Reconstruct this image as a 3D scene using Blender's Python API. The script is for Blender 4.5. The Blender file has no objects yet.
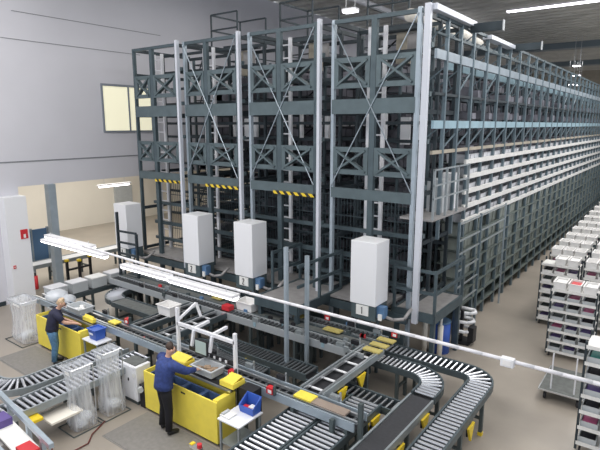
import bpy, math, random
from mathutils import Vector, Matrix
random.seed(7)
col = bpy.context.scene.collection
sc = bpy.context.scene
PI = math.pi
# ------------------------------------------------------------------ materials
M = {}
def mat(name, c, rough=.5, metal=0., emit=None, es=0., noise=0., nscale=8., alpha=1., trans=0., spec=None, bump=0., c2=None):
    m = bpy.data.materials.new(name); m.use_nodes = True
    nt = m.node_tree; b = nt.nodes['Principled BSDF']
    b.inputs['Base Color'].default_value = (*c, 1); b.inputs['Roughness'].default_value = rough
    b.inputs['Metallic'].default_value = metal
    if spec is not None: b.inputs['Specular IOR Level'].default_value = spec
    if emit: b.inputs['Emission Color'].default_value = (*emit, 1); b.inputs['Emission Strength'].default_value = es
    if alpha < 1: b.inputs['Alpha'].default_value = alpha
    if trans: b.inputs['Transmission Weight'].default_value = trans
    if noise or c2:
        tc = nt.nodes.new('ShaderNodeTexCoord'); n = nt.nodes.new('ShaderNodeTexNoise')
        n.inputs['Scale'].default_value = nscale; n.inputs['Detail'].default_value = 5
        r = nt.nodes.new('ShaderNodeValToRGB')
        lo = c2 or tuple(max(0, x*(1-noise)) for x in c); hi = c if c2 else tuple(min(1, x*(1+noise)) for x in c)
        r.color_ramp.elements[0].position = .32; r.color_ramp.elements[1].position = .68
        r.color_ramp.elements[0].color = (*lo, 1); r.color_ramp.elements[1].color = (*hi, 1)
        nt.links.new(tc.outputs['Object'], n.inputs['Vector']); nt.links.new(n.outputs['Fac'], r.inputs['Fac'])
        nt.links.new(r.outputs['Color'], b.inputs['Base Color'])
        if bump:
            bp = nt.nodes.new('ShaderNodeBump'); bp.inputs['Strength'].default_value = bump
            nt.links.new(n.outputs['Fac'], bp.inputs['Height']); nt.links.new(bp.outputs['Normal'], b.inputs['Normal'])
    M[name] = m
    return m
mat('floor', (.36,.32,.275), .32, noise=.16, nscale=.45)
mat('wallwhite', (.64,.64,.69), .7, noise=.03, nscale=.5)
mat('cream', (.86,.82,.74), .7, noise=.03, nscale=.6)
mat('dark_joint', (.22,.23,.25), .7)
mat('deck', (.66,.65,.60), .5, .0, noise=.12, nscale=.6)
mat('beamsteel', (.22,.27,.30), .45, .4)
mat('beamgrey', (.40,.43,.45), .5, .2)
mat('rackblue', (.085,.118,.135), .45, .35, noise=.15, nscale=3)
mat('rackdark', (.038,.052,.062), .5, .35, noise=.2, nscale=3)
mat('panel', (.115,.155,.17), .4, .35, noise=.1, nscale=4)
mat('postlight', (.40,.47,.53), .35, .4, noise=.08, nscale=3)
mat('sidepost', (.15,.205,.24), .4, .35, noise=.12, nscale=3)
mat('cordred', (.16,.03,.025), .6)
mat('bluelight', (.34,.50,.58), .4, .2, noise=.1, nscale=3)
mat('white', (.86,.87,.90), .4)
mat('duct', (.66,.69,.76), .35, .15)
mat('ladderwhite', (.80,.81,.85), .5)
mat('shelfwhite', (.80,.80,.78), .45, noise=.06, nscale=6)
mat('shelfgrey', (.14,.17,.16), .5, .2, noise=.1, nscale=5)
mat('tote', (.70,.71,.75), .45, noise=.1, nscale=2.5)
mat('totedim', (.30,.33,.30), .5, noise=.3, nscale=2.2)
mat('totedark', (.16,.16,.19), .6, noise=.4, nscale=2.5)
mat('totewhite', (.88,.87,.86), .45, noise=.04, nscale=3)
mat('totegrey', (.52,.55,.57), .5, noise=.05, nscale=6)
mat('steel', (.66,.68,.70), .28, .85)
mat('roller', (.66,.68,.72), .32, .8)
mat('rollerdark', (.16,.17,.18), .35, .7)
mat('frame', (.11,.14,.155), .42, .5, noise=.12, nscale=6)
mat('framelight', (.36,.40,.42), .4, .45, noise=.08, nscale=6)
mat('legdark', (.10,.125,.13), .5, .4)
mat('belt', (.035,.036,.042), .6, noise=.15, nscale=20)
mat('beltgrey', (.13,.14,.135), .6, noise=.2, nscale=9)
mat('black', (.018,.018,.022), .5)
mat('yellow', (.93,.76,.10), .45, noise=.05, nscale=5)
mat('yellowsafe', (.85,.62,.03), .45)
mat('ochre', (.50,.42,.14), .6)
mat('red', (.62,.03,.04), .45)
mat('blue', (.035,.11,.48), .4)
mat('bluebin', (.06,.105,.22), .45, noise=.2, nscale=8)
mat('bluepanel', (.10,.20,.36), .5)
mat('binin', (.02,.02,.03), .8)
mat('brown', (.30,.24,.20), .7, noise=.12, nscale=2)
mat('beige', (.42,.38,.31), .6, noise=.1, nscale=3)
mat('mat_rubber', (.235,.225,.215), .85, noise=.08, nscale=14, bump=.2)
mat('plastic', (.92,.95,1.), .25, alpha=.40, spec=.8)
mat('plasticbright', (.86,.90,.95), .15, alpha=.55, spec=.8)
mat('platform', (.33,.32,.32), .55, .2, noise=.12, nscale=5)
mat('tube', (.95,.95,1), .4, emit=(1,.97,1), es=4.0)
mat('lampbody', (.85,.85,.88), .4)
mat('lampfar', (1,1,1), .4, emit=(.95,.93,1), es=5)
mat('window', (.80,.78,.60), .3, emit=(1,.95,.70), es=.42)
mat('winframe', (.24,.27,.31), .5)
mat('screen', (.36,.44,.42), .2, emit=(.5,.62,.58), es=.12)
mat('skin', (.62,.37,.27), .55)
mat('navy', (.03,.055,.20), .8, noise=.25, nscale=18)
mat('darknavy', (.022,.024,.055), .8, noise=.25, nscale=14)
mat('jeans', (.09,.20,.34), .85, noise=.2, nscale=20)
mat('trousers', (.008,.008,.012), .85)
mat('shoe', (.012,.012,.014), .4)
mat('blond', (.58,.42,.27), .7, noise=.3, nscale=40)
mat('brownhair', (.05,.03,.022), .7, noise=.3, nscale=40)
mat('purple', (.12,.08,.28), .5)
mat('pink', (.55,.12,.28), .5)
mat('teal', (.05,.30,.28), .5)
mat('paper', (.85,.85,.83), .7)
mat('wood', (.36,.26,.18), .7, noise=.15, nscale=6)
mat('cable', (.80,.80,.84), .45)
# corrugated ceiling (ribs run along x)
def corrugated():
    m = M['deck']; nt = m.node_tree; b = nt.nodes['Principled BSDF']
    tc = nt.nodes.new('ShaderNodeTexCoord'); w = nt.nodes.new('ShaderNodeTexWave')
    w.wave_type = 'BANDS'; w.bands_direction = 'Y'; w.inputs['Scale'].default_value = .48; w.inputs['Distortion'].default_value = 0
    bp = nt.nodes.new('ShaderNodeBump'); bp.inputs['Strength'].default_value = 1.; bp.inputs['Distance'].default_value = .08
    nt.links.new(tc.outputs['Object'], w.inputs['Vector']); nt.links.new(w.outputs['Fac'], bp.inputs['Height'])
    nt.links.new(bp.outputs['Normal'], b.inputs['Normal'])
def folds(name, lo, hi):
    nt = M[name].node_tree; b = nt.nodes['Principled BSDF']
    tc = nt.nodes.new('ShaderNodeTexCoord'); mp = nt.nodes.new('ShaderNodeMapping'); mp.inputs['Scale'].default_value = (16,16,1.6)
    n = nt.nodes.new('ShaderNodeTexNoise'); n.inputs['Scale'].default_value = 1.; n.inputs['Detail'].default_value = 3
    r = nt.nodes.new('ShaderNodeMapRange'); r.inputs['From Min'].default_value = .35; r.inputs['From Max'].default_value = .65
    r.inputs['To Min'].default_value = lo; r.inputs['To Max'].default_value = hi
    bp = nt.nodes.new('ShaderNodeBump'); bp.inputs['Strength'].default_value = .6; bp.inputs['Distance'].default_value = .03
    nt.links.new(tc.outputs['Object'], mp.inputs['Vector']); nt.links.new(mp.outputs['Vector'], n.inputs['Vector']); nt.links.new(n.outputs['Fac'], r.inputs['Value'])
    nt.links.new(r.outputs['Result'], b.inputs['Alpha']); nt.links.new(n.outputs['Fac'], bp.inputs['Height']); nt.links.new(bp.outputs['Normal'], b.inputs['Normal'])
folds('plastic', .22, .5)
def hatch():
    m = mat('hatch', (.8,.6,.05), .5); nt = m.node_tree; b = nt.nodes['Principled BSDF']
    tc = nt.nodes.new('ShaderNodeTexCoord'); w = nt.nodes.new('ShaderNodeTexWave')
    w.wave_type = 'BANDS'; w.bands_direction = 'DIAGONAL'; w.inputs['Scale'].default_value = 2.6
    r = nt.nodes.new('ShaderNodeValToRGB'); r.color_ramp.interpolation = 'CONSTANT'
    r.color_ramp.elements[0].color = (.02,.02,.02,1); r.color_ramp.elements[1].color = (.85,.62,.04,1); r.color_ramp.elements[1].position = .5
    nt.links.new(tc.outputs['Object'], w.inputs['Vector']); nt.links.new(w.outputs['Fac'], r.inputs['Fac']); nt.links.new(r.outputs['Color'], b.inputs['Base Color'])
hatch()
# ------------------------------------------------------------------ mesh builder
class MB:
    def __init__(s): s.v = []; s.f = []; s.smooth = False; s.pr = []
    def add(s, vs, fs):
        s.pr.append((len(s.v), len(s.f)))
        n = len(s.v); s.v += [tuple(p) for p in vs]; s.f += [tuple(i+n for i in f) for f in fs]; return s
    def box(s, x0, y0, z0, x1, y1, z1):
        if x0 > x1: x0, x1 = x1, x0
        if y0 > y1: y0, y1 = y1, y0
        if z0 > z1: z0, z1 = z1, z0
        return s.add([(x0,y0,z0),(x1,y0,z0),(x1,y1,z0),(x0,y1,z0),(x0,y0,z1),(x1,y0,z1),(x1,y1,z1),(x0,y1,z1)],
                     [(0,3,2,1),(4,5,6,7),(0,1,5,4),(1,2,6,5),(2,3,7,6),(3,0,4,7)])
    def bar(s, p, q, w, h=None, up=(0,0,1)):
        h = h or w; p = Vector(p); q = Vector(q); d = (q-p).normalized(); u = Vector(up)
        if abs(d.dot(u)) > .98: u = Vector((0,1,0))
        a = d.cross(u).normalized()*w/2; b = a.cross(d).normalized()*h/2
        vs = [p-a-b, p+a-b, p+a+b, p-a+b, q-a-b, q+a-b, q+a+b, q-a+b]
        return s.add(vs, [(0,1,2,3),(7,6,5,4),(0,4,5,1),(1,5,6,2),(2,6,7,3),(3,7,4,0)])
    def cyl(s, p, q, r, n=8, r2=None):
        p = Vector(p); q = Vector(q); d = (q-p).normalized(); u = Vector((0,0,1)) if abs(d.z) < .9 else Vector((1,0,0))
        a = d.cross(u).normalized(); b = a.cross(d).normalized(); r2 = r if r2 is None else r2
        vs = [p+(a*math.cos(2*PI*i/n)+b*math.sin(2*PI*i/n))*r for i in range(n)] + [q+(a*math.cos(2*PI*i/n)+b*math.sin(2*PI*i/n))*r2 for i in range(n)]
        fs = [(i,(i+1)%n,n+(i+1)%n,n+i) for i in range(n)] + [tuple(range(n))[::-1], tuple(range(n,2*n))]
        return s.add(vs, fs)
    def tube(s, pts, r, n=6):
        for a, b in zip(pts, pts[1:]): s.cyl(a, b, r, n)
        return s
    def ball(s, c, r, n=10, m=6, sz=1.):
        vs = [(c[0]+r*math.sin(PI*j/m)*math.cos(2*PI*i/n), c[1]+r*math.sin(PI*j/m)*math.sin(2*PI*i/n), c[2]+sz*r*math.cos(PI*j/m)) for j in range(m+1) for i in range(n)]
        return s.add(vs, [(j*n+i, (j+1)*n+i, (j+1)*n+(i+1)%n, j*n+(i+1)%n) for j in range(m) for i in range(n)])
    def loft(s, rings, close=True):
        n = len(rings[0]); k = len(s.v)
        for r in rings: s.v += [tuple(p) for p in r]
        for j in range(len(rings)-1):
            for i in range(n): s.f.append((k+j*n+i, k+j*n+(i+1)%n, k+(j+1)*n+(i+1)%n, k+(j+1)*n+i))
        if close: s.f.append(tuple(range(k, k+n))[::-1]); s.f.append(tuple(range(k+(len(rings)-1)*n, k+len(rings)*n)))
        return s
    def tray(s, x0, y0, x1, y1, z0, z1, t=.015, taper=.03, rim=.02, front=None):
        """open-topped tapered bin; front: height fraction of a lowered wall on -y"""
        def R(a, b, c, d, z): return [(a,b,z),(c,b,z),(c,d,z),(a,d,z)]
        fz = z1 if front is None else z0+(z1-z0)*front
        k = len(s.v)
        o0 = R(x0+taper, y0+taper, x1-taper, y1-taper, z0); o1 = R(x0, y0, x1, y1, z1)
        i1 = R(x0+t+.004, y0+t+.004, x1-t-.004, y1-t-.004, z1); i0 = R(x0+taper+t, y0+taper+t, x1-taper-t, y1-taper-t, z0+t)
        if front is not None:
            for L in (o1, i1):
                for q in (0, 1): L[q] = (L[q][0], L[q][1], fz)
        s.add(o0+o1+i1+i0, [(0,3,2,1)]+[(i,(i+1)%4,4+(i+1)%4,4+i) for i in range(4)]+[(4+i,4+(i+1)%4,8+(i+1)%4,8+i) for i in range(4)]+[(8+i,8+(i+1)%4,12+(i+1)%4,12+i) for i in range(4)]+[(12,13,14,15)])
        if rim and front is None:
            s.box(x0-rim,y0-rim,z1-rim,x1+rim,y0,z1); s.box(x0-rim,y1,z1-rim,x1+rim,y1+rim,z1)
            s.box(x0-rim,y0,z1-rim,x0,y1,z1); s.box(x1,y0,z1-rim,x1+rim,y1,z1)
        return s
    def build(s, name, m, parent=None, smooth=False, bevel=0):
        me = bpy.data.meshes.new(name); off = W(parent) if parent else Vector((0,0,0))
        me.from_pydata([(x-off.x, y-off.y, z-off.z) for x, y, z in s.v], [], s.f)
        me.materials.append(M[m]); me.update()
        if smooth or s.smooth:
            for p in me.polygons: p.use_smooth = True
        o = bpy.data.objects.new(name, me); col.objects.link(o)
        if parent: o.parent = parent
        if bevel:
            b = o.modifiers.new('bevel', 'BEVEL'); b.width = bevel; b.segments = 2; b.limit_method = 'ANGLE'
        return o
def each(mb, name, m, parent, bevel=0):
    pr = mb.pr+[(len(mb.v), len(mb.f))]
    for (v0, f0), (v1, f1) in zip(pr, pr[1:]):
        q = MB(); q.v = mb.v[v0:v1]; q.f = [tuple(i-v0 for i in f) for f in mb.f[f0:f1]]; q.smooth = mb.smooth
        o = q.build(name, m, parent, bevel=bevel)
    return o
def W(o):
    v = Vector((0,0,0))
    while o: v += o.location; o = o.parent
    return v
def tag(o, label=None, cat=None, group=None, kind=None):
    if label: o['label'] = label
    if cat: o['category'] = cat
    if group: o['group'] = group
    if kind: o['kind'] = kind
    return o
def thing(name, label, cat, loc=(0,0,0), group=None):
    o = bpy.data.objects.new(name, None); col.objects.link(o); o.location = loc; o.empty_display_size = .1
    return tag(o, label, cat, group)
def struct(name, mb, m): return tag(mb.build(name, m), kind='structure')
kids = {}
def copy_tree(o, parent=None, name=None):
    c = o.copy(); col.objects.link(c); c.parent = parent
    for ch in list(o.children): copy_tree(ch, c)
    return c
B = lambda *a: MB().box(*a)

# ------------------------------------------------------------------ setting
XW = -17.0; CZ = 11.6; YB = 66
struct('floor', MB().add([(-30,-6,0),(14,-6,0),(14,YB,0),(-30,YB,0)], [(0,1,2,3)]), 'floor')
cm = MB(); prof = []; y_ = -6.
while y_ < YB:
    prof += [(y_,CZ),(y_+.42,CZ),(y_+.5,CZ+.16),(y_+.82,CZ+.16)]; y_ += .9
prof.append((YB+.1,CZ)); n_ = len(prof)
cm.add([(-17.2,a,b) for a, b in prof]+[(14,a,b) for a, b in prof], [(i,i+1,n_+i+1,n_+i) for i in range(n_-1)])
struct('ceiling', cm, 'deck')
struct('trim_11', B(-17.2,-6,CZ+.2,14,YB,CZ+.3), 'deck')
w = MB(); w.box(XW-.2,-6,0,XW,7.65,CZ); w.box(XW-.2,7.65,3.76,XW,YB,CZ); w.box(XW-.2,20,0,XW,YB,3.76)
wl = struct('wall_left', w, 'wallwhite')
struct('wall_back', B(-17,YB,0,14,YB+.2,CZ), 'beige')
struct('trim_1', B(XW-.02,-6,4.53,XW+.012,13.4,4.57), 'dark_joint')
struct('trim_2', B(XW-.02,7.6,8.29,XW+.01,12.6,8.31), 'dark_joint')
struct('trim_3', B(XW-.02,8.0,9.12,XW+.01,13.6,9.14), 'dark_joint')
struct('baseboard_left', B(XW,-6,0,XW+.03,6.9,.14), 'rackdark')
# the bright room beyond the opening
struct('wall_far', B(-27.2,-6,0,-27,30,5), 'cream')
struct('wall_side', B(-27,25,0,-17.2,25.2,5), 'cream')
struct('trim_4', B(-27.2,-6,4.4,-17.2,25.2,4.6), 'cream')  # its ceiling
# column at the edge of the opening
struct('trim_5', B(XW+.001,7.0,0,XW+.45,7.66,3.5), 'white')
struct('trim_6', B(XW-.1,8.55,0,XW+.16,8.8,3.76), 'postlight')
# window on the left wall
wf = MB()
y0, y1, z0, z1 = 10.9, 12.95, 5.5, 7.08
wf.box(XW,y0-.06,z0-.06,XW+.05,y1,z0); wf.box(XW,y0-.06,z1,XW+.05,y1,z1+.08); wf.box(XW,y0-.06,z0,XW+.05,y0,z1)
wf.box(XW,y1,z0-.06,XW+.05,y1+.06,z1+.08); wf.box(XW,11.93,z0,XW+.05,11.99,z1)
wfo = struct('window_1', wf, 'winframe')
pn = MB(); pn.box(XW,y0,z0,XW+.02,11.93,z1); pn.box(XW,11.99,z0,XW+.02,y1,z1)
pn.build('window_pane', 'window', wfo)
# roof beams
def ibeam(x0, x1, y, z, h=.42):
    m = MB(); m.box(x0,y-.14,z,x1,y+.14,z+.05); m.box(x0,y-.14,z+h-.04,x1,y+.14,z+h); m.box(x0,y-.03,z+.05,x1,y+.03,z+h-.04); return m
for i, y in enumerate((43, 55.5)):
    bm_ = ibeam(-16.9, 14, y, CZ-.42); struct('trim_%d' % (7+i), bm_, 'beamsteel')
struct('trim_9', B(-16.9,42.83,CZ-.50,14,43.2,CZ-.42), 'beamgrey')
struct('trim_10', B(-16.9,55.3,CZ-.5,14,55.7,CZ-.42), 'beamgrey')
# ------------------------------------------------------------------ lamps
def ceil_lamp(x, y, z, lx, ly, label, en=0, group=None, mt='lampfar', body=True, size=None):
    t = thing('ceiling_lamp', label, 'lamp', (x,y,z), group)
    MB().box(x-lx/2,y-ly/2,z+.02,x+lx/2,y+ly/2,z+.10).build('lamp_housing','lampbody',t)
    MB().box(x-lx/2+.02,y-ly/2+.02,z-.02,x+lx/2-.02,y+ly/2-.02,z+.02).build('light_tube',mt,t)
    for sx in (-1,1):
        MB().cyl((x+sx*lx*.35,y,z+.1),(x+sx*lx*.35,y,CZ+.01),.012,5).build('hanger','steel',t)
    return t
def area(x, y, z, sx, sy, en, c=(1,.98,.96), rot=(0,0,0)):
    l = bpy.data.lights.new('light', 'AREA'); l.shape = 'RECTANGLE'; l.size = sx; l.size_y = sy; l.energy = en; l.color = c
    o = bpy.data.objects.new('light', l); col.objects.link(o); o.location = (x,y,z); o.rotation_euler = rot; return o
# ------------------------------------------------------------------ high rack: steel front
FY = 10.73
fr = thing('rack_frame', 'tall dark grey steel front of the storage rack with rows of X-braced panels', 'rack', (-9.7, FY, 0))
bays = [(-14.8,-12.72,-13.9), (-12.33,-10.2,-11.42), (-9.72,-7.55,-8.69), (-7.02,-4.86,-5.92)]
def xpanel(x0, x1, z0, z1):
    m = MB(); t = .12; y0 = FY-.05; y1 = FY+.01
    m.box(x0,y0,z0,x1,y1,z0+t); m.box(x0,y0,z1-t,x1,y1,z1); m.box(x0,y0,z0+t,x0+t,y1,z1-t); m.box(x1-t,y0,z0+t,x1,y1,z1-t)
    m.bar((x0+t*.6,FY-.02,z0+t*.6),(x1-t*.6,FY-.02,z1-t*.6),.05,.13,(0,1,0)); m.bar((x0+t*.6,FY-.025,z1-t*.6),(x1-t*.6,FY-.025,z0+t*.6),.05,.13,(0,1,0))
    return m
for i, (a, b, c) in enumerate(bays):
    for z0, z1 in ((6.55,7.25),(4.52,5.18)):
        for p, q in ((a+.05,c-.08),(c+.08,b-.02)): xpanel(p,q,z0,z1).build('cross_brace_panel','panel',fr)
    for z0, z1 in ((5.96,6.30),(3.93,4.18)):
        MB().box(a,FY-.06,z0,b,FY+.04,z1).build('cross_plate','panel',fr)
    MB().box(a-.03,FY-.05,0,a+.05,FY+.05,8.12).build('post','rackblue' if i==0 else 'postlight',fr)
    MB().box(c-.07,FY-.045,.2,c+.07,FY+.06,8.1).build('post','rackblue',fr)
    MB().box(b-.02,FY-.05,0,b+.07,FY+.05,8.15).build('post','rackblue' if i<3 else 'postlight',fr)
    MB().box(a,FY-.04,8.03,b+.1,FY+.04,8.12).build('top_rail','rackblue',fr)
    m = MB()
    if i > 0:
        m.cyl((a,FY-.075,8.03),(b,FY-.075,4.2),.014,5); m.cyl((b,FY-.075,8.03),(a,FY-.075,4.2),.014,5)
        each(m,'tie_rod','postlight',fr)
    for y in (11.9, 13.0):
        for x in (a, b): MB().box(x-.04,y-.04,.2,x+.04,y+.04,8.1).build('rear_post','rackdark',fr)
    m = MB()
    for z in (8.07, 7.3, 6.0, 4.1, 2.9, 1.5):
        for x in (a, b): m.box(x-.03,FY,z-.05,x+.03,13.1,z+.05)
    each(m,'side_rail','rackdark',fr)
    m = MB()
    for z in (8.0,7.45,6.9,6.4,5.75,5.3,4.4,3.4,2.6):
        m.box(a,11.88,z-.04,b,11.95,z+.04); m.box(a,12.98,z-.05,b,13.02,z+.05)
    each(m,'rear_rail','rackdark',fr)
# lower beams of the front (dark base frame)
m = MB()
for z0, z1, y in ((.55,.85,10.45),(1.1,1.32,10.55),(1.75,1.85,11.2),(2.3,2.42,11.2),(3.0,3.1,11.2)):
    m.box(-14.8,y,z0,-4.8,y+.08,z1)
each(m,'base_beam','rackblue',fr)
MB().box(-14.8,10.55,1.36,-5.4,11.6,1.42).build('walkway_deck','platform',fr)
m = MB()
for k in range(-145,-52):
    if k % 1 == 0: m.box(k/10,11.6,1.45,k/10+.012,11.61,3.9)
for z in (1.5,2.1,2.7,3.3,3.85): m.box(-14.6,11.59,z,-5.2,11.615,z+.02)
m.build('mesh_fence','rackblue',fr)
for i, (x0, x1) in enumerate(((-13.9,-12.7),(-11.5,-10.15),(-8.85,-7.5))):
    m = MB().box(x0,FY-.12,3.88,x1,FY-.07,3.96); m.build('hazard_strip','hatch',fr)
# white cable ducts
ducts = [(-12.45,'white vertical cable duct on the rack front, leftmost of the four'),(-9.95,'white vertical cable duct on the rack front above the second crane cabinet from left'),
         (-7.30,'white vertical cable duct on the rack front just left of the widest braced bay'),(-4.58,'white vertical cable duct at the right corner of the rack, bent back along the top')]
for i, (x, lb) in enumerate(ducts):
    t = thing('cable_duct', lb, 'duct', (x, 10.55, 0), None)
    wd = .042 if i < 3 else .065
    MB().box(x-wd,10.48,1.2,x+wd,10.6,8.16).build('duct_channel','duct',t,bevel=.01)
    m = MB()
    for z in (2.2,3.2,4.3,5.3,6.3,7.3): m.box(x-wd-.02,10.6,z,x+wd+.02,10.70,z+.1)
    each(m,'bracket','panel',t)
    if i == 3: MB().box(x-.02,10.6,8.03,x+.16,13.1,8.16).build('duct_channel','duct',t,bevel=.01)
t = tag(B(-4.66,14.3,7.92,-4.42,16.6,8.02).build('cable_tray','duct'), 'white cable tray lying along the top edge of the rack side', 'cable tray')
m = MB(); m.smooth = True
pts = [(-5.5+.05*math.sin(k*.6), 11.6+k*.5, 8.2+.05*math.sin(k*1.1)) for k in range(11)]; m.tube(pts,.15,10)
tag(m.build('air_hose','cream'), 'fat cream flexible air hose lying on top of the rack', 'hose')
# ladders
for i, (x0, x1, lb) in enumerate(((-14.75,-14.35,'white ladder inside the leftmost rack bay'),(-12.3,-11.9,'white ladder inside the second rack bay from left'),
        (-9.35,-8.93,'white ladder inside the third rack bay from left'),(-6.46,-6.05,'white ladder inside the widest rack bay beside the corner duct'))):
    t = thing('crane_ladder', lb, 'ladder', (x0, 11.5, 1.4), None)
    for x in (x0, x1): MB().box(x-.045,11.46,1.42,x+.045,11.53,8.02).build('stile','ladderwhite',t)
    z = 1.7; 
    while z < 7.9:
        MB().box(x0+.03,11.48,z,x1-.03,11.51,z+.035).build('rung','ladderwhite',t); z += .34
# crane top guard rails
for i, (a, b, c) in enumerate(bays[1:]):
    x0, x1 = c-.75, c+.35
    t = thing('guard_rail', ['dark guard rail on the rack top above the second bay from left','dark guard rail on the rack top above the third bay from left','dark guard rail on the rack top above the widest bay'][i], 'railing', (x0,11.6,8.1))
    m = MB()
    for x in (x0, x1):
        for y in (11.7,13.0): m.box(x-.02,y-.02,8.1,x+.02,y+.02,9.0)
    each(m,'post','rackdark',t)
    m = MB()
    for z in (8.55,9.0):
        m.box(x0,11.68,z-.02,x1,11.72,z+.02); m.box(x0-.02,11.7,z-.02,x0+.02,13,z+.02); m.box(x0,12.98,z-.02,x1,13.02,z+.02)
    each(m,'rail','rackdark',t)
    m = MB()
    for y in (12.2, 12.6): m.box(x0,y,8.05,x1,y+.14,8.15)
    each(m,'support','rackdark',t)
    # machinery on the mast head
    t = thing('mast_head', ['beige crane mast head behind the second bay from left','beige crane mast head behind the third bay from left','beige crane mast head behind the widest bay'][i], 'crane part', (c,12.6,6.9))
    MB().box(c-.35,12.5,7.25,c-.05,12.8,8.0).build('housing','beige',t); MB().box(c+.1,12.2,7.5,c+.5,12.3,7.9).build('plate','platform',t)
    MB().box(c-.6,12.4,5.3,c-.52,12.5,6.0).build('mast','white',t); MB().box(c-.1,12.4,5.2,c+.15,12.5,5.9).build('mast','white',t); MB().box(c+.3,12.4,5.3,c+.42,12.5,5.95).build('mast','white',t)
# short beams that stick out from the rack top to the right
for x0, x1, y, lb in ((-4.5,-3.75,12.9,'short dark beam sticking out right from the rack top near the corner'),(-4.6,-3.75,16.8,'short dark beam sticking out right from the rack top further back')):
    t = thing('hoist_beam', lb, 'beam', (x0,y,7.9)); ib = MB(); ib.box(x0,y-.05,7.88,x1,y+.05,8.08); ib.build('beam','rackdark',t)
    MB().box(x1,y-.06,7.86,x1+.02,y+.06,8.1).build('end_plate','beamgrey',t)
# ------------------------------------------------------------------ storage rows behind the front
rows = [(-14.8,-14.3),(-13.0,-11.7),(-10.5,-9.0),(-7.8,-6.5)]
lbs = ['dark storage rack row nearest the left wall','dark storage rack row behind the leftmost cable duct','dark storage rack row behind the second cable duct','dark storage rack row behind the third cable duct']
for (x0, x1), lb in zip(rows, lbs):
    t = thing('storage_rack', lb, 'rack', (x0, 13.3, 0))
    for x in (x0, x1):
        for k in range(14):
            y = 13.3+k*2.2
            MB().box(x-.035,y-.04,0,x+.035,y+.04,8.0).build('upright','rackblue',t)
    m = MB()
    for j in range(19):
        z = .3+j*.42
        for x in (x0, x1): m.box(x-.02,13.3,z-.03,x+.02,42,z)
        m.box(x0,13.28,z-.03,x1,13.34,z)
    each(m,'shelf_rail','rackdark',t)
    m = MB()
    for k in range(2):
        for j in range(7):
            y = 13.31; z = .5+j*1.1; m.bar((x0,y,z),(x1,y,z+1.0),.03,.03)
    each(m,'brace','rackdark',t)
    m = MB(); r = random.Random(int(-x0*10))
    for j in range(18):
        z = .3+j*.42; y = 13.4
        while y < 41:
            if r.random() < .72:
                for xa in (x0+.03, x1-.5): m.box(xa,y,z,xa+.45,y+.36,z+.3*r.uniform(.7,1))
            y += .42
    s = tag(m.build('tote','totedark'), {0:'dark totes packed along the rack row nearest the left wall',1:'dark totes packed in the row behind the leftmost cable duct',2:'dark totes packed in the row behind the second cable duct',3:'dark totes packed in the row behind the third cable duct'}[lbs.index(lb)], 'totes', kind='stuff')
# right outer row with the white shelves facing the aisle
RX0, RX1 = -5.25, -4.57; UY = [13.35+1.1*k for k in range(30)]
t = rack = thing('storage_rack', 'long storage rack with white shelves facing the right hand aisle', 'rack', (RX0, 13.3, 0))
for y in UY:
    MB().box(RX1-.03,y-.045,0,RX1+.045,y+.045,8.02).build('upright','sidepost',t)
    MB().box(RX0-.03,y-.045,0,RX0+.03,y+.045,8.02).build('rear_upright','rackdark',t)
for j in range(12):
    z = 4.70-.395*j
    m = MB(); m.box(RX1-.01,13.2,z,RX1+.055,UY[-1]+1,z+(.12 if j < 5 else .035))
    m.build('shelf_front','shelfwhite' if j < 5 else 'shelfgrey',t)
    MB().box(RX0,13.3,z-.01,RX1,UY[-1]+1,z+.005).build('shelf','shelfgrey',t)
for z0, z1, mt in ((5.62,5.80,'bluelight'),(7.12,7.32,'postlight'),(6.35,6.41,'rackdark'),(7.62,7.67,'rackblue'),(7.96,8.03,'rackblue'),(5.05,5.13,'beige')):
    MB().box(RX1-.03,11.0,z0,RX1+.03,UY[-1]+1,z1).build('side_rail',mt,t)
for z0, z1 in ((5.62,5.78),(7.12,7.3),(6.35,6.41),(7.96,8.02)):
    MB().box(RX0-.03,13.3,z0,RX0+.03,UY[-1]+1,z1).build('rear_rail','bluelight' if z0 > 7 and z0 < 7.5 else 'rackblue',t)
for y in (11.6, 12.45):
    MB().box(RX1-.03,y-.04,3.0,RX1+.045,y+.04,8.02).build('upright','sidepost',t)
    MB().box(RX0-.03,y-.04,3.0,RX0+.03,y+.04,8.02).build('rear_upright','rackblue',t)
for k, y in enumerate([11.6,12.45]+UY[:-1]):
    m = MB(); m.bar((RX1,y,5.15),(RX1,y+1.05,5.6),.03); m.bar((RX0,y+1.05,5.85),(RX0,y,7.1),.03)
    if k % 2: m.bar((RX1-.02,y,6.42),(RX1-.02,y+1.05,7.1),.03)
    for z in (5.2,6.5,7.4): m.bar((RX0,y,z),(RX1,y,z+.5),.025)
    each(m,'brace','sidepost',t)
m = MB(); r = random.Random(3)
for z in (4.95,5.86,6.42):
    y = 13.4
    while y < UY[-1]:
        if r.random() < (.8 if z < 5 else .42): m.box(RX0+.05,y,z,RX1-.06,y+.3,z+.24*r.uniform(.6,1))
        y += .36
tag(m.build('tote','totedark'), 'dark totes on the uppermost levels of the rack facing the aisle', 'totes', kind='stuff')
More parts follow.
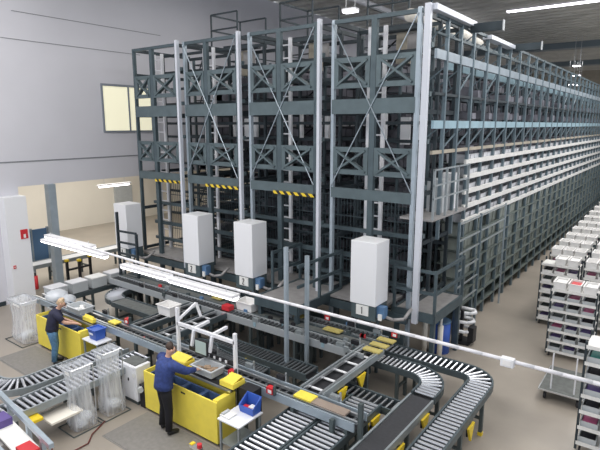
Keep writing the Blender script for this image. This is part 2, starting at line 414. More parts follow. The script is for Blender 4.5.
# totes on the white shelves: the nearest ones single, the rest together
def tote_mesh(mt):
    m = MB(); m.tray(-.27,-.155,.27,.155,0,.33 if mt == 'totedim' else .23,t=.015,taper=.02,rim=.012); o = m.build('tote', mt); me = o.data; bpy.data.objects.remove(o); return me
tm = {k: tote_mesh(k) for k in ('tote','totedim','totewhite')}
far = MB(); far2 = MB(); r = random.Random(5)
for j in range(12):
    z = 4.70-.395*j+.006
    if j == 11: continue
    for k, y in enumerate(UY[:-1]):
        for q in range(3):
            yy = y+.05+.17+q*.345
            if r.random() < .06: continue
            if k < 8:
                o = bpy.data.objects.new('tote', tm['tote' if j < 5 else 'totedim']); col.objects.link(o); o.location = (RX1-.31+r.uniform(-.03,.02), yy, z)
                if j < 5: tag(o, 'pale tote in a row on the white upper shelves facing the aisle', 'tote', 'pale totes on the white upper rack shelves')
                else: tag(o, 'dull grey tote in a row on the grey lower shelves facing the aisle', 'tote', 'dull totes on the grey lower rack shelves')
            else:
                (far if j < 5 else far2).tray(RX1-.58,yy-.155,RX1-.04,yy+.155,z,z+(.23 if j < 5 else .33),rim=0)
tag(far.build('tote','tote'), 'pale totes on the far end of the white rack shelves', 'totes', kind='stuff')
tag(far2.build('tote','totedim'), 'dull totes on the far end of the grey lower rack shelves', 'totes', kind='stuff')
# ------------------------------------------------------------------ crane control cabinets
def digit(ch, x, y, z, s, parent, mt='black'):
    seg = {'1':[((.5,0),(.5,1)),((.3,.82),(.5,1))], '2':[((.2,.85),(.4,1)),((.4,1),(.65,.98)),((.65,.98),(.78,.75)),((.78,.75),(.2,0)),((.2,0),(.82,0))],
           '3':[((.2,.9),(.5,1)),((.5,1),(.75,.8)),((.75,.8),(.45,.52)),((.45,.52),(.78,.25)),((.78,.25),(.5,0)),((.5,0),(.2,.1))]}[ch]
    m = MB()
    for (a, b), (c, d) in seg: m.bar((x+a*s*.62,y,z+b*s),(x+c*s*.62,y,z+d*s),.008,.032,(0,1,0))
    return m.build('numeral', mt, parent)
def cabinet(cx, num, lb, side=True):
    t = thing('crane_cabinet', lb, 'cabinet', (cx,9.95,1.2))
    x0, x1, y0, y1 = cx-.33, cx+.33, 9.75, 10.35
    MB().box(x0,y0,1.68,x1,y1,3.15).build('white_housing','white',t,bevel=.012)
    MB().box(x0+.02,y0+.03,1.32,x1-.02,y1,1.68).build('base_box','panel',t)
    pl = MB().box(cx-.17,y0+.012,1.42,cx+.15,y0+.03,1.66).build('number_plate','paper',t)
    digit(num,cx-.06 if num=='1' else cx-.07,y0+.006,1.46,.16,pl)
    m = MB().box(x1-.02,y0+.12,1.4,x1+.16,y0+.3,1.66); m.build('junction_box','bluepanel',t)
    m = MB(); m.box(x1+.03,y0+.08,1.36,x1+.12,y0+.12,1.5); m.build('label_tag','paper',t)
    m = MB(); m.smooth = True; m.tube([(x1+.1,y0+.25,1.42),(x1+.3,y0+.3,1.36),(x1+.55,y0+.35,1.42),(x1+.6,y0+.6,1.6)],.04,8); m.build('hose','platform',t)
    for x in (x0+.05, x1-.05): MB().box(x-.03,y0+.2,0,x+.03,y0+.26,1.32).build('leg','rackblue',t)
    return t
cabinet(-5.52,'1','tall white crane control cabinet with number 1 nearest the rack corner')
cabinet(-9.2,'2','tall white crane control cabinet with number 2, right of the other number 2')
cabinet(-11.28,'2','tall white crane control cabinet with number 2, left of the other number 2')
cabinet(-14.7,'1','tall white crane control cabinet at the far left end of the rack')
# ------------------------------------------------------------------ raised platforms with railings
def platform(lb, x0, x1, y0, y1, z, rails, posts, legs):
    t = thing('access_platform', lb, 'platform', (x0,y0,0))
    MB().box(x0,y0,z-.04,x1,y1,z).build('deck','platform',t)
    m = MB(); 
    for a, b in ((x0,y0),(x0,y1)): m.box(x0,b-.03,z-.2,x1,b+.03,z+.02)
    m.box(x0-.03,y0,z-.2,x0+.03,y1,z+.02); m.box(x1-.03,y0,z-.2,x1+.03,y1,z+.02)
    each(m,'edge_frame','rackblue',t)
    for (ax, ay), (bx, by) in rails:
        m = MB()
        for h in (.5, 1.0): m.bar((ax,ay,z+h),(bx,by,z+h),.05,.07)
        each(m,'rail','rackblue',t)
    for x, y in posts: MB().box(x-.03,y-.03,z,x+.03,y+.03,z+1.05).build('rail_post','rackblue',t)
    for x, y in legs: MB().box(x-.05,y-.05,0,x+.05,y+.05,z-.04).build('leg','rackblue',t)
platform('steel access platform with railings at the rack corner',-5.15,-4.15,10.62,12.4,1.45,[((-5.15,10.62),(-4.15,10.62)),((-4.15,10.62),(-4.15,12.4))],[(-5.15,10.62),(-4.15,10.62),(-4.15,12.4)],[(-4.2,10.7),(-4.2,12.3),(-5.1,10.7)])
platform('steel access platform between crane cabinets 2 and 1',-8.3,-6.95,9.2,11.1,1.45,[((-6.95,9.2),(-6.95,11.1)),((-8.3,9.9),(-8.3,11.1))],[(-6.95,11.1),(-6.95,10.1),(-8.3,11.1),(-8.3,9.9)],[(-8.2,9.3),(-7.05,9.3),(-8.2,11),(-7.05,11)])
m = MB()
for h in (.9,1.35,1.8,2.25,2.6,3.05): m.bar((-4.35,12.5,h+.2),(-4.35,16.6 if h > 2 else 14.2,h+.2),.03,.04)
t = thing('guard_rail','grey handrail running along the rack foot beside the aisle','railing',(-4.35,12.5,0))
each(m,'rail','framelight',t)
for y in (12.5,14.2): MB().box(-4.38,y-.03,0,-4.32,y+.03,3.3).build('post','sidepost',t)
MB().box(-4.36,16.57,3.2 - 3.2,-4.32,16.62,3.3).build('post','postlight',t)
# small high balcony left of the white shelves
t = thing('balcony','small railed balcony at the rack corner above the white shelves','balcony',(-4.5,10.9,3.6))
m = MB()
for z in (4.05,4.35,4.7): m.box(-4.42,10.85,z,-4.39,13.1,z+.035)
each(m,'rail','framelight',t)
for y in (10.87,11.6,12.35,13.1): MB().box(-4.43,y-.02,3.6,-4.38,y+.02,4.74).build('post','framelight',t)
MB().box(-5.2,10.85,3.55,-4.4,13.1,3.6).build('deck','platform',t)
MB().box(-5.0,11.9,3.6,-4.6,12.3,4.4).build('control_box','totegrey',t); MB().box(-4.95,12.6,3.6,-4.6,13.0,4.5).build('control_box','white',t)
for k, (x, y) in enumerate(((-6.47,8.16),(-6.26,8.62))):
    t = thing('column', ['pale steel column standing in the conveyors, the nearer of the pair','pale steel column standing in the conveyors, the farther of the pair'][k], 'column', (x,y,0))
    MB().box(x-.035,y-.04,0,x+.035,y+.04,3.2-.25*k).build('shaft','postlight',t); MB().box(x-.14,y-.14,0,x+.14,y+.14,.015).build('base_plate','steel',t)
    MB().box(x-.10,y+.06,0,x-.06,y+.10,3.1-.25*k).build('side_channel','rackblue',t)
# ------------------------------------------------------------------ conveyors
def arc(cx, cy, r, a0, a1, n=10):
    return [(cx+r*math.cos(math.radians(a0+(a1-a0)*i/n)), cy+r*math.sin(math.radians(a0+(a1-a0)*i/n))) for i in range(n+1)]
def walk(path, step, start=None):
    d = step/2 if start is None else start; out = []; acc = 0
    for (ax, ay), (bx, by) in zip(path, path[1:]):
        L = math.hypot(bx-ax, by-ay)
        if L < 1e-6: continue
        while d <= acc+L:
            t = (d-acc)/L; out.append((ax+(bx-ax)*t, ay+(by-ay)*t, (bx-ax)/L, (by-ay)/L)); d += step
        acc += L
    return out
def offs(path, o):
    out = []
    for i, (x, y) in enumerate(path):
        a = path[max(0,i-1)]; b = path[min(len(path)-1,i+1)]; dx, dy = b[0]-a[0], b[1]-a[1]; L = math.hypot(dx,dy)
        out.append((x-dy/L*o, y+dx/L*o))
    return out
def strip(path, o0, o1, z0, z1):
    A = offs(path,o0); C = offs(path,o1); m = MB(); m.pr.append((0,0))
    rings = [[(a[0],a[1],z0),(c[0],c[1],z0),(c[0],c[1],z1),(a[0],a[1],z1)] for a, c in zip(A, C)]
    return m.loft(rings)
def conveyor(lb, path, w, z, kind='roller', legs=(), sp=.11, fm='frame', rm='roller', cat='conveyor', feet=False, rail=.10, name=None, chains=None):
    x0, y0 = path[0]
    t = thing(name or {'roller':'roller_conveyor','belt':'belt_conveyor','chain':'chain_conveyor'}[kind], lb, cat, (x0, y0, 0))
    h = w/2
    for s in (-1, 1):
        strip(path, s*h, s*(h+.035), z-rail, z+.035).build('side_rail', fm, t)
    if kind == 'roller':
        pts = walk(path, sp); over = MB()
        for k, (x, y, dx, dy) in enumerate(pts):
            m = MB() if k < 96 else over
            m.cyl((x+dy*(h-.01), y-dx*(h-.01), z), (x-dy*(h-.01), y+dx*(h-.01), z), .027, 8)
            if k < 96: m.build('roller', rm, t, smooth=False)
        if len(pts) > 96: tag(over.build('roller', rm, t), kind='stuff')
        strip(path, -h, h, z-rail, z-rail+.012).build('under_tray', 'black', t)
    elif kind == 'belt':
        strip(path, -h+.01, h-.01, z-.03, z+.012).build('belt', rm, t)
    elif kind == 'chain':
        for o in ((-h*.55, h*.55) if chains is None else chains):
            strip(path, o-.022, o+.022, z-.03, z+.02).build('chain', 'steel', t)
        for k, (x, y, dx, dy) in enumerate(walk(path, sp)):
            MB().bar((x+dy*h, y-dx*h, z-.05), (x-dy*h, y+dx*h, z-.05), .05, .02).build('cross_bar', rm, t)
        strip(path, -h, h, z-rail, z-rail+.01).build('under_tray', 'black', t)
    tot = sum(math.hypot(b[0]-a[0], b[1]-a[1]) for a, b in zip(path, path[1:]))
    for f in legs:
        q = walk(path, 1e9, tot*f)
        if not q: continue
        x, y, dx, dy = q[0]
        m = MB()
        for s in (-1, 1):
            px, py = x+dy*s*(h-.0), y-dx*s*(h-.0)
            lg = MB().box(px-.032, py-.032, .0, px+.032, py+.032, z-rail).build('leg', 'legdark', t)
            if feet: MB().box(px-.04, py-.04, 0, px+.04, py+.04, .07).build('foot', 'yellowsafe', lg)
        MB().bar((x+dy*h, y-dx*h, z*.45), (x-dy*h, y+dx*h, z*.45), .04, .05).build('cross_brace', 'legdark', t)
    return t
def motor(x, y, z, mt='yellowsafe', lb='yellow drive motor hanging under the conveyors', nm='drive_motor'):
    t = thing(nm, lb, 'motor', (x, y, z-.1))
    MB().cyl((x-.1,y,z),(x+.08,y,z),.075,10).build('motor_body',mt,t); MB().box(x+.08,y-.07,z-.09,x+.18,y+.07,z+.09).build('gearbox','black',t)
    MB().box(x-.03,y-.03,z+.05,x+.03,y+.03,z+.12).build('mount','legdark',t)
    return t
# A : outer roller line on the right with its bend
A = [(-2.62,4.2),(-2.62,9.25)]+arc(-3.37,9.25,.75,0,90,10)[1:]+[(-5.0,10.0)]
A = [(-2.70,4.2),(-2.70,9.42)]+arc(-3.15,9.42,.45,0,90,10)[1:]+[(-4.9,9.87)]
conveyor('outer roller conveyor bending at the aisle, rightmost of the conveyor lines', A, .42, .75, legs=(.3,.47,.62,.74,.9), feet=True, sp=.115)
# B : inner curve of rollers and the black belt
B1 = [(-4.9,9.25),(-4.0,9.25)]+arc(-4.0,8.65,.60,90,0,10)[1:]+[(-3.40,8.35)]
conveyor('roller conveyor bend feeding the black belt', B1, .40, .76, legs=(.3,.9), sp=.10)
conveyor('straight black belt conveyor running forward beside the outer roller line', [(-3.40,8.3),(-3.42,4.2)], .40, .74, 'belt', legs=(.25,.5,.75), rm='belt', fm='framelight', feet=True)
# C / D : twin roller lines in the foreground
conveyor('wide foreground roller conveyor, right one of the twin lines', [(-4.18,4.2),(-4.18,7.62)], .56, .74, legs=(.35,.62,.85), sp=.11, feet=True)
conveyor('short dark roller conveyor crossing behind the twin lines', [(-5.55,7.8),(-3.55,7.8)], .34, .70, legs=(.6,.9), rm='rollerdark', sp=.12, feet=True)
conveyor('foreground roller conveyor next to the white table, left one of the twin lines', [(-4.83,4.2),(-4.83,6.75)], .56, .74, legs=(.35,.6,.85), sp=.11)
# E : pick-up line behind the stations
conveyor('long chain conveyor running behind both yellow packing stations', [(-14.2,6.66),(-3.75,6.66)], .36, .98, 'chain', legs=(.05,.2,.33,.45,.58,.72,.88,.985), sp=.16, rm='rollerdark', fm='postlight', rail=.12)
tag(B(-4.75,6.56,.985,-4.0,6.76,1.02).build('transfer_belt','brown'), 'brown transfer belt at the right end of the long chain conveyor', 'belt')
# F : cross conveyor with white slats
conveyor('cross conveyor with pale slats between the front and rear lines, right one', [(-4.9,6.9),(-4.9,9.2)], .44, 1.0, 'chain', legs=(.3,.7), sp=.42, rm='white', fm='framelight', chains=(-.17,.17))
conveyor('cross conveyor carrying a pale tote, left one behind the packing stations', [(-10.05,6.9),(-10.05,8.75)], .42, .98, 'chain', legs=(.3,.7), sp=.42, rm='rollerdark', fm='frame', chains=(-.15,.15))
conveyor('cross conveyor between the tote crossing and the white gantry', [(-9.1,6.9),(-9.1,8.75)], .42, .98, 'chain', legs=(.3,.7), sp=.42, rm='white', fm='frame', chains=(-.15,.15))
# G : rear lanes in front of the cranes
G = ((8.92,'beamgrey','rollerdark','roller','rear transport lane of dark rollers, nearest the camera'),(9.3,'frame','beltgrey','belt','rear transport lane with a grey belt, in the middle of the three'),(9.72,'framelight','rollerdark','roller','rear transport lane of dark rollers, nearest the crane cabinets'))
for y, fm, rm, kd, lb in G:
    conveyor(lb, [(-14.0,y),(-4.9,y)], .28, .98, kd, legs=(.05,.2,.35,.5,.65,.8,.95), rm=rm, fm=fm, sp=.12, rail=.14)
# H : low dark roller line with a bend at its left end
Hp = [(-13.25,10.7),(-13.25,8.75)]+arc(-12.6,8.75,.65,180,270,8)[1:]
conveyor('roller conveyor bend coming from the rack at the left', Hp, .44, .78, legs=(.2,.6), sp=.10, rm='roller')
conveyor('low grey belt conveyor leading right from the left bend', [(-12.55,8.1),(-10.4,8.1)], .46, .76, 'belt', legs=(.1,.9), rm='beltgrey')
conveyor('low dark roller conveyor between the packing line and the rear lanes', [(-8.75,8.1),(-5.75,8.1)], .40, .62, legs=(.1,.5,.9), rm='rollerdark', sp=.10, rail=.12)
conveyor('dark roller loop behind the white gantry', arc(-8.25,7.05,.42,180,40,10)+[(-7.3,7.25),(-6.3,7.25)], .26, .80, legs=(.2,.8), rm='rollerdark', sp=.08)
# I : roller lines at the left foreground
I0 = [(-11.2,3.75),(-10.5,3.75)]+arc(-10.5,4.4,.65,270,360,8)[1:]+[(-9.85,6.35)]
conveyor('left roller conveyor bending out of the frame below the woman', I0, .48, .72, legs=(.4,.75), sp=.11, fm='framelight')
I1 = conveyor('straight left roller conveyor passing behind the two hanging waste bags', [(-9.1,2.2),(-9.1,6.35)], .50, .72, legs=(.32,.6,.9), sp=.11, fm='framelight')
conveyor('short roller conveyor leaving the packing line right of the white table', [(-10.45,6.1),(-10.45,6.4)], .3, .72, legs=(.5,), rm='roller') if False else None
# J/K : far left lines
conveyor('short conveyor with grey boxes behind the woman', [(-14.5,7.0),(-14.5,9.6)], .5, .66, legs=(.1,.5,.9), rm='rollerdark')
conveyor('conveyor standing in the bright room beyond the wall opening', [(-18.3,7.9),(-18.3,12.2)], .6, .78, 'belt', legs=(.3,.6,.95), rm='white', fm='framelight', feet=False)
# drive motors, yellow guards
for (x, y, z), lb in (((-4.75,7.35,.45),'yellow drive motor under the pale-slat cross conveyor'),((-3.9,7.35,.35),'yellow drive motor under the right twin roller line'),((-4.5,5.6,.42),'yellow drive motor between the twin roller lines'),
        ((-3.55,7.3,.45),'yellow drive motor beside the black belt'),((-7.25,7.5,.62),'yellow drive motor behind the white gantry post')):
    motor(x, y, z, lb=lb)
def plate(nm, lb, cat, m, bx, group=None):
    o = B(*bx).build(nm, m); return tag(o, lb, cat, group)
for k, y in enumerate((9.0,9.3,9.62)):
    plate('guard_plate', 'ochre cover plate at the far end of the right cross conveyor, '+['nearest the camera','middle one','nearest the cranes'][k], 'cover plate', 'ochre', (-5.02,y-.09,1.03,-4.62,y+.09,1.06), None)
plate('guard_plate','ochre cover plate on the rear lanes behind the pair of columns','cover plate','ochre',(-6.3,9.3,1.03,-5.85,9.5,1.06))
plate('guard_plate','small ochre cover plate on the rear lanes right of the long lamp','cover plate','ochre',(-7.5,9.55,1.03,-7.1,9.75,1.06))
plate('guard_plate','bright yellow cover plate on the packing line where the right cross conveyor starts','cover plate','yellow',(-5.05,6.55,1.01,-4.68,6.78,1.04))
plate('guard_plate','yellow cover plate on the packing line behind the white cabinet','cover plate','yellow',(-10.75,6.6,1.01,-10.45,6.78,1.04))
plate('guard_plate','ochre cover plate on the rear lanes behind the gantry','cover plate','ochre',(-10.0,9.3,1.03,-9.65,9.55,1.06))
# ------------------------------------------------------------------ clutter on the conveyors
def totething(lb, x, y, z, w, d, h, m='totewhite', inner=None, nm='tote', cat='tote', rot=0, group=None, fill=None):
    t = thing(nm, lb, cat, (x, y, z), group)
    q = MB(); q.tray(x-w/2,y-d/2,x+w/2,y+d/2,z,z+h); q.build('bin_body', m, t)
    if fill:
        r = random.Random(int(x*100)); f = MB()
        for k in range(7):
            a, b = x+r.uniform(-.3,.3)*w, y+r.uniform(-.25,.25)*d; f.bar((a-.06,b,z+h*.5),(a+.06,b+r.uniform(-.06,.06),z+h*.6),.08,.05)
        f.build('contents', fill, t)
    t.rotation_euler.z = rot
    return t
totething('large pale tote riding on the left cross conveyor',-10.0,7.85,1.01,.5,.36,.27,'totewhite')
totething('pale tote at the end of the long lamp on the rear lanes',-8.62,9.3,1.01,.55,.4,.24,'totewhite')
totething('grey tote lying on the man\'s packing station',-6.92,6.28,1.0,.56,.36,.16,'totegrey',fill='wood')
totething('grey tote with papers on the woman\'s packing station',-12.0,6.62,1.0,.62,.4,.16,'totegrey',fill='paper')
for k, (x, y, lb) in enumerate(((-14.5,7.3,'grey box on the short conveyor behind the woman, nearest her'),(-14.5,7.95,'grey box on the short conveyor behind the woman, second from her'),(-14.5,8.6,'grey box on the short conveyor behind the woman, third from her'),(-14.5,9.25,'grey box on the short conveyor behind the woman, farthest from her'))):
    t = thing('transport_box', lb, 'box', (x,y,.70)); MB().box(x-.22,y-.25,.70,x+.22,y+.25,1.0).build('box_body','totegrey',t,bevel=.01); MB().box(x-.23,y-.26,1.0,x+.23,y+.26,1.03).build('lid','paper' if k==2 else 'tote',t)
t = thing('sensor_box','red and black sensor box on the rear lanes beside the pale tote','sensor',(-8.95,9.0,1.0)); MB().box(-9.15,8.85,1.02,-8.9,9.05,1.14).build('housing','red',t); MB().box(-9.2,9.05,1.02,-9.1,9.15,1.2).build('bracket','legdark',t)
for x, y, z, lb in ((-10.3,6.85,1.02,'red scanner on the packing line beside the yellow plate'),(-9.35,6.6,.85,'red scanner near the man\'s head side of the packing line'),(-6.42,6.44,1.02,'dark red scanner on the right end of the man\'s station'),(-5.45,6.42,1.0,'red tag hanging at the packing line near the blue bin'),(-4.75,9.9,1.05,'red light box beside the ochre plates'),(-6.55,9.9,1.03,'red light box on the rear lane behind the columns')):
    t = thing('scanner', lb, 'scanner', (x,y,z)); MB().box(x-.07,y-.05,z,x+.07,y+.05,z+.12).build('housing','red',t); MB().box(x-.03,y-.055,z+.02,x+.05,y-.05,z+.08).build('label_plate','paper',t); MB().box(x+.07,y-.03,z-.02,x+.1,y+.03,z+.16).build('bracket','legdark',t)
# small machine parts along the lanes: stoppers
r = random.Random(11); spots = [(-5.9,8.78),(-5.5,8.8),(-5.3,9.1),(-6.6,8.8),(-7.3,9.1),(-7.9,8.78),(-10.9,8.8),(-11.6,9.1),(-12.4,8.8),(-5.2,9.9),(-5.9,9.92),(-9.6,9.9),(-10.9,9.92),(-4.4,6.9),(-5.6,6.9),(-6.4,6.9),(-7.4,6.9),(-8.6,6.9),(-11.3,6.9),(-12.3,6.9)]
for k, (x, y) in enumerate(spots):
    t = thing('stop_unit', 'small grey and black stop unit mounted along the conveyor lanes', 'stop unit', (x,y,.9), 'stop units along the conveyor lanes')
    MB().box(x-.09,y-.04,1.0,x+.09,y+.04,1.10).build('housing','framelight' if k%2 else 'black',t); MB().cyl((x+.11,y,.98),(x+.11,y,1.18),.02,6).build('reflector_post','steel',t); MB().box(x-.05,y-.05,.9,x+.02,y+.05,1.0).build('bracket','bluelight',t)
# ------------------------------------------------------------------ packing stations
def station(x0, who, yb):
    x1 = x0+2.08; y0, y1 = yb, yb+.38
    t = thing('packing_station', 'bright yellow packing station with blue bins %s' % who, 'workstation', (x0,y0,0))
    MB().box(x0,y0,.06,x1,y0+.03,.87).build('front_panel','yellow',t,bevel=.006)
    MB().box(x0,y0+.03,.06,x0+.03,y1+.1,.87).build('side_panel','yellow',t); MB().box(x1-.03,y0+.03,.06,x1,y1+.1,.90).build('side_panel','yellow',t)
    MB().box(x1-.12,y0+.03,.85,x1-.03,y1-.05,.89).build('corner_shelf','yellow',t)
    MB().box(x0+.03,y1+.08,.1,x1-.03,y1+.1,.9).build('back_panel','yellow',t)
    MB().box(x0+.03,y0+.03,.3,x1-.03,y1+.08,.33).build('shelf','black',t)
    MB().box(x0-.02,y1-.02,.94,x1+.02,y1+.12,.97).build('black_edge','black',t)
    MB().box(x0-.02,y1-.05,.93,x1+.02,y1-.02,.965).build('metal_lip','steel',t)
    MB().box(x0,y1+.12,.95,x1,6.45,.98).build('work_surface','legdark',t)
    MB().box(x1-.95,y0-.004,.76,x1-.83,y0,.79).build('handle_slot','black',t)
    for k in range(4): MB().box([x0+.05,x1-.1][k%2],[y0+.05,6.36][k//2],0,[x0+.1,x1-.05][k%2],[y0+.1,6.41][k//2],[.1,.95][k//2]).build('leg','legdark',t)
    for k in range(4):
        b = thing('storage_bin', 'blue bin in the yellow station %s, %s' % (who, ['leftmost of four','second of four from left','third of four from left','rightmost of four'][k]), 'bin', (x0+.3+k*.49,y0+.19,.33))
        MB().tray(x0+.07+k*.49,y0+.05,x0+.53+k*.49,y1-.05,.335,.80,rim=.012,t=.02).build('bin_body','bluebin',b)
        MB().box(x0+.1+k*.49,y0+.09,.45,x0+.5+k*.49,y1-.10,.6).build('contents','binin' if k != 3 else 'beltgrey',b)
    return t
station(-8.22, 'where the man works', 5.74); station(-13.05, 'where the woman works', 5.98)
def bx(nm, lb, cat, m, b, bev=0): return tag(B(*b).build(nm, m, bevel=bev), lb, cat)
# yellow document holders
for (x0,y0,x1,y1), lb in (((-6.42,6.10,-6.08,6.42),'yellow document tray on the right end of the man\'s station'),((-7.95,6.15,-7.45,6.42),'yellow document tray under the man\'s hands'),((-11.45,6.36,-11.02,6.46),'yellow document tray on the right end of the woman\'s station')):
    t = thing('document_tray', lb, 'tray', (x0,y0,.98))
    MB().tray(x0,y0,x1,y1,.985,1.08,taper=0,rim=0).build('tray_body','yellow',t); MB().bar(((x0+x1)/2,y0+.03,1.07),((x0+x1)/2,y1-.03,1.13),x1-x0-.06,.01).build('sheet','yellow',t)
bx('parcel','small yellow parcel in the tray by the man\'s hands','parcel','yellowsafe',(-7.42,6.2,.985,-7.24,6.4,1.03))
# gantry with monitor
t = gt = thing('gantry','white tube gantry over the man\'s packing station','gantry',(-8.0,6.5,0))
MB().box(-8.05,6.47,0,-7.99,6.53,2.02).build('post','ladderwhite',t); MB().box(-6.42,6.47,.0,-6.36,6.53,1.86).build('post','ladderwhite',t)
MB().bar((-8.02,6.5,1.68),(-6.39,6.5,1.68),.06).build('cross_tube','ladderwhite',t)
MB().bar((-8.02,6.5,1.74),(-7.95,6.95,2.0),.045).build('arm','ladderwhite',t); MB().bar((-7.95,6.95,2.0),(-7.85,6.98,1.72),.045).build('arm','ladderwhite',t)
for x in (-7.5,-6.98):
    MB().bar((x,6.5,1.69),(x,6.88,1.72),.055).build('arm','ladderwhite',t); MB().bar((x,6.47,1.66),(x-.02,6.42,1.34),.05).build('drop_tube','ladderwhite',t)
MB().box(-7.7,6.5,1.18,-6.42,6.54,1.26).build('rail','black',t)
each(MB().box(-7.15,6.485,1.2,-7.1,6.5,1.25).box(-6.98,6.485,1.2,-6.93,6.5,1.25).box(-6.82,6.485,1.2,-6.77,6.5,1.25).box(-6.66,6.485,1.2,-6.61,6.5,1.25),'pick_light','white',t)
t = thing('monitor','flat monitor hanging from the white gantry','monitor',(-7.15,6.35,1.25)); mo = MB().box(-7.36,6.36,1.26,-7.02,6.41,1.56).build('casing','black',t)
MB().box(-7.34,6.352,1.285,-7.04,6.36,1.545).build('screen','screen',t); MB().box(-7.3,6.41,1.45,-7.05,6.44,1.5).build('bracket','steel',t)
# white side tables
def table(lb, x0, y0, x1, y1, z):
    t = thing('side_table', lb, 'table', (x0,y0,0)); MB().box(x0,y0,z-.03,x1,y1,z).build('table_top','white',t,bevel=.005)
    for x in (x0+.04,x1-.04):
        for y in (y0+.04,y1-.04): MB().box(x-.018,y-.018,0,x+.018,y+.018,z-.03).build('leg','framelight',t)
    MB().box(x0+.03,y0+.03,.3,x1-.03,y1-.03,.32).build('lower_shelf','framelight',t)
table('white side table with a blue bin at the right end of the man\'s station',-5.93,5.55,-5.42,6.16,.76)
table('white side table with a blue crate at the right end of the woman\'s station',-10.92,6.0,-10.3,6.4,.76)
t = thing('storage_bin','open blue bin with scraps on the right white table','bin',(-5.6,6.03,.76)); MB().tray(-5.78,5.92,-5.44,6.16,.765,1.05,front=.45,rim=0,taper=.02,t=.02).build('bin_body','blue',t); MB().box(-5.72,5.95,.84,-5.55,6.05,.87).build('contents','red',t); MB().box(-5.6,5.98,.84,-5.47,6.08,.89).build('contents','paper',t)
t = thing('storage_bin','closed blue crate with white handles on the left white table','bin',(-10.6,6.2,.76)); MB().tray(-10.78,6.08,-10.46,6.36,.765,1.03,t=.02).build('bin_body','blue',t)
MB().box(-10.76,6.1,.96,-10.48,6.34,1.01).build('contents','blue',t); MB().box(-10.7,6.065,.9,-10.56,6.08,.94).build('handle','white',t); MB().box(-10.80,6.15,.9,-10.778,6.28,.94).build('handle','white',t)
t = thing('telephone','white desk telephone on the right white table','telephone',(-5.85,5.7,.76)); MB().box(-5.94,5.62,.765,-5.72,5.82,.79).build('phone_base','paper',t); MB().box(-5.92,5.64,.80,-5.87,5.80,.82).build('receiver','totegrey',t)
bx('paper_sheet','white sheet lying on the left white table','paper','paper',(-10.9,6.05,.762,-10.83,6.3,.766))
t = thing('side_unit','black box unit between the man\'s station and the blue bin','box',(-6.0,6.15,0)); MB().box(-6.02,6.2,.5,-5.7,6.45,1.02).build('housing','black',t); MB().box(-5.98,6.25,0,-5.92,6.31,.5).build('leg','legdark',t); MB().box(-5.78,6.36,0,-5.72,6.42,.5).build('leg','legdark',t)
t = thing('side_unit','grey box unit between the woman\'s station and the blue crate','box',(-10.95,6.5,0)); MB().box(-10.98,6.64,.5,-10.72,6.8-.36+.1,1.0) if False else None
MB().box(-11.0+.0,6.63,.0,-10.6,6.46+.0,.02).build('base_plate','frame',t) if False else MB().box(-10.96,6.42,.0,-10.7,6.47,.95).build('housing','frame',t)
# overhead line: lamp pair, far lamps and cable
def batten(lb, x0, x1, y, z, dz=0, hk=True):
    t = thing('fluorescent_lamp', lb, 'lamp', (x0,y,z))
    MB().bar((x0,y,z+.05),(x1,y,z+.05+dz),.17,.05).build('lamp_housing','lampbody',t)
    m = MB(); m.pr.append((0,0)); m.loft([[(xx,y+.085*math.cos(a),z+.03+zz-.06*abs(math.sin(a))) for a in [PI*k/8 for k in range(9)]] for xx, zz in ((x0+.01,0),(x1-.01,dz))]); m.build('light_tube','tube',t,smooth=True)
    if hk: pass
    for x in (x0+.2, x1-.2):
        MB().cyl((x,y,z+.07),(x,y,z+.15),.008,4).build('hanger','steel',t)
    return t
batten('bright hanging fluorescent lamp above the conveyors, left one of the joined pair',-8.28,-6.95,5.5,3.06)
batten('bright hanging fluorescent lamp above the conveyors, right one of the joined pair',-6.9,-5.36,5.5,3.04,-.01)
batten('hanging fluorescent lamp at the wall opening, farther and upper one',-13.5,-11.3,6.7,2.75)
batten('hanging fluorescent lamp at the wall opening, nearer and lower one',-12.4,-9.9,6.2,2.82) if False else batten('hanging fluorescent lamp at the wall opening, nearer and lower one',-12.9,-10.15,6.3,2.78)
m = MB(); m.smooth = True
pts = []
for k in range(41):
    x = -10.2+k*.27; s = (x+10.2)/10.5
    pts.append((x,5.5,3.19+.10*(1-min(1,(x+10.2)/5))**1.5))
m.tube(pts,.022,6); tag(m.build('power_cable','cable'),'long white power cable strung level across the hall','cable')
t = thing('junction_box','white junction box on the strung cable at the right','junction box',(-1.3,5.5,3.14)); MB().box(-1.36,5.44,3.13,-1.22,5.52,3.23).build('box_body','white',t,bevel=.01); MB().box(-1.33,5.435,3.15,-1.25,5.44,3.21).build('cover','totewhite',t)
# ------------------------------------------------------------------ cabinet, device, bags, mats
t = thing('drive_cabinet','white control cabinet with a dark top beside the waste bags','cabinet',(-9.05,5.7,0))
MB().box(-9.0,5.74,.08,-8.47,6.1,.84).build('housing','white',t,bevel=.012); MB().box(-8.98,5.76,0,-8.49,6.08,.08).build('plinth','legdark',t)
MB().box(-8.98,5.78,.84,-8.55,6.08,.86).build('top_plate','beltgrey',t); d = MB().box(-8.97,5.728,.12,-8.55,5.74,.82).build('door','white',t); MB().box(-8.74,5.715,.5,-8.71,5.728,.56).build('door_handle','black',d); MB().box(-8.58,5.722,.62,-8.5,5.728,.7).build('label_plate','paper',d)
t = thing('motor_unit','black motor unit on the floor between cabinet and yellow station','motor',(-8.4,5.75,0)); MB().box(-8.42,5.76,0,-8.26,5.98,.5).build('housing','black',t,bevel=.01); MB().cyl((-8.36,5.74,.42),(-8.30,5.70,.42),.06,10).build('dial','totegrey',t)
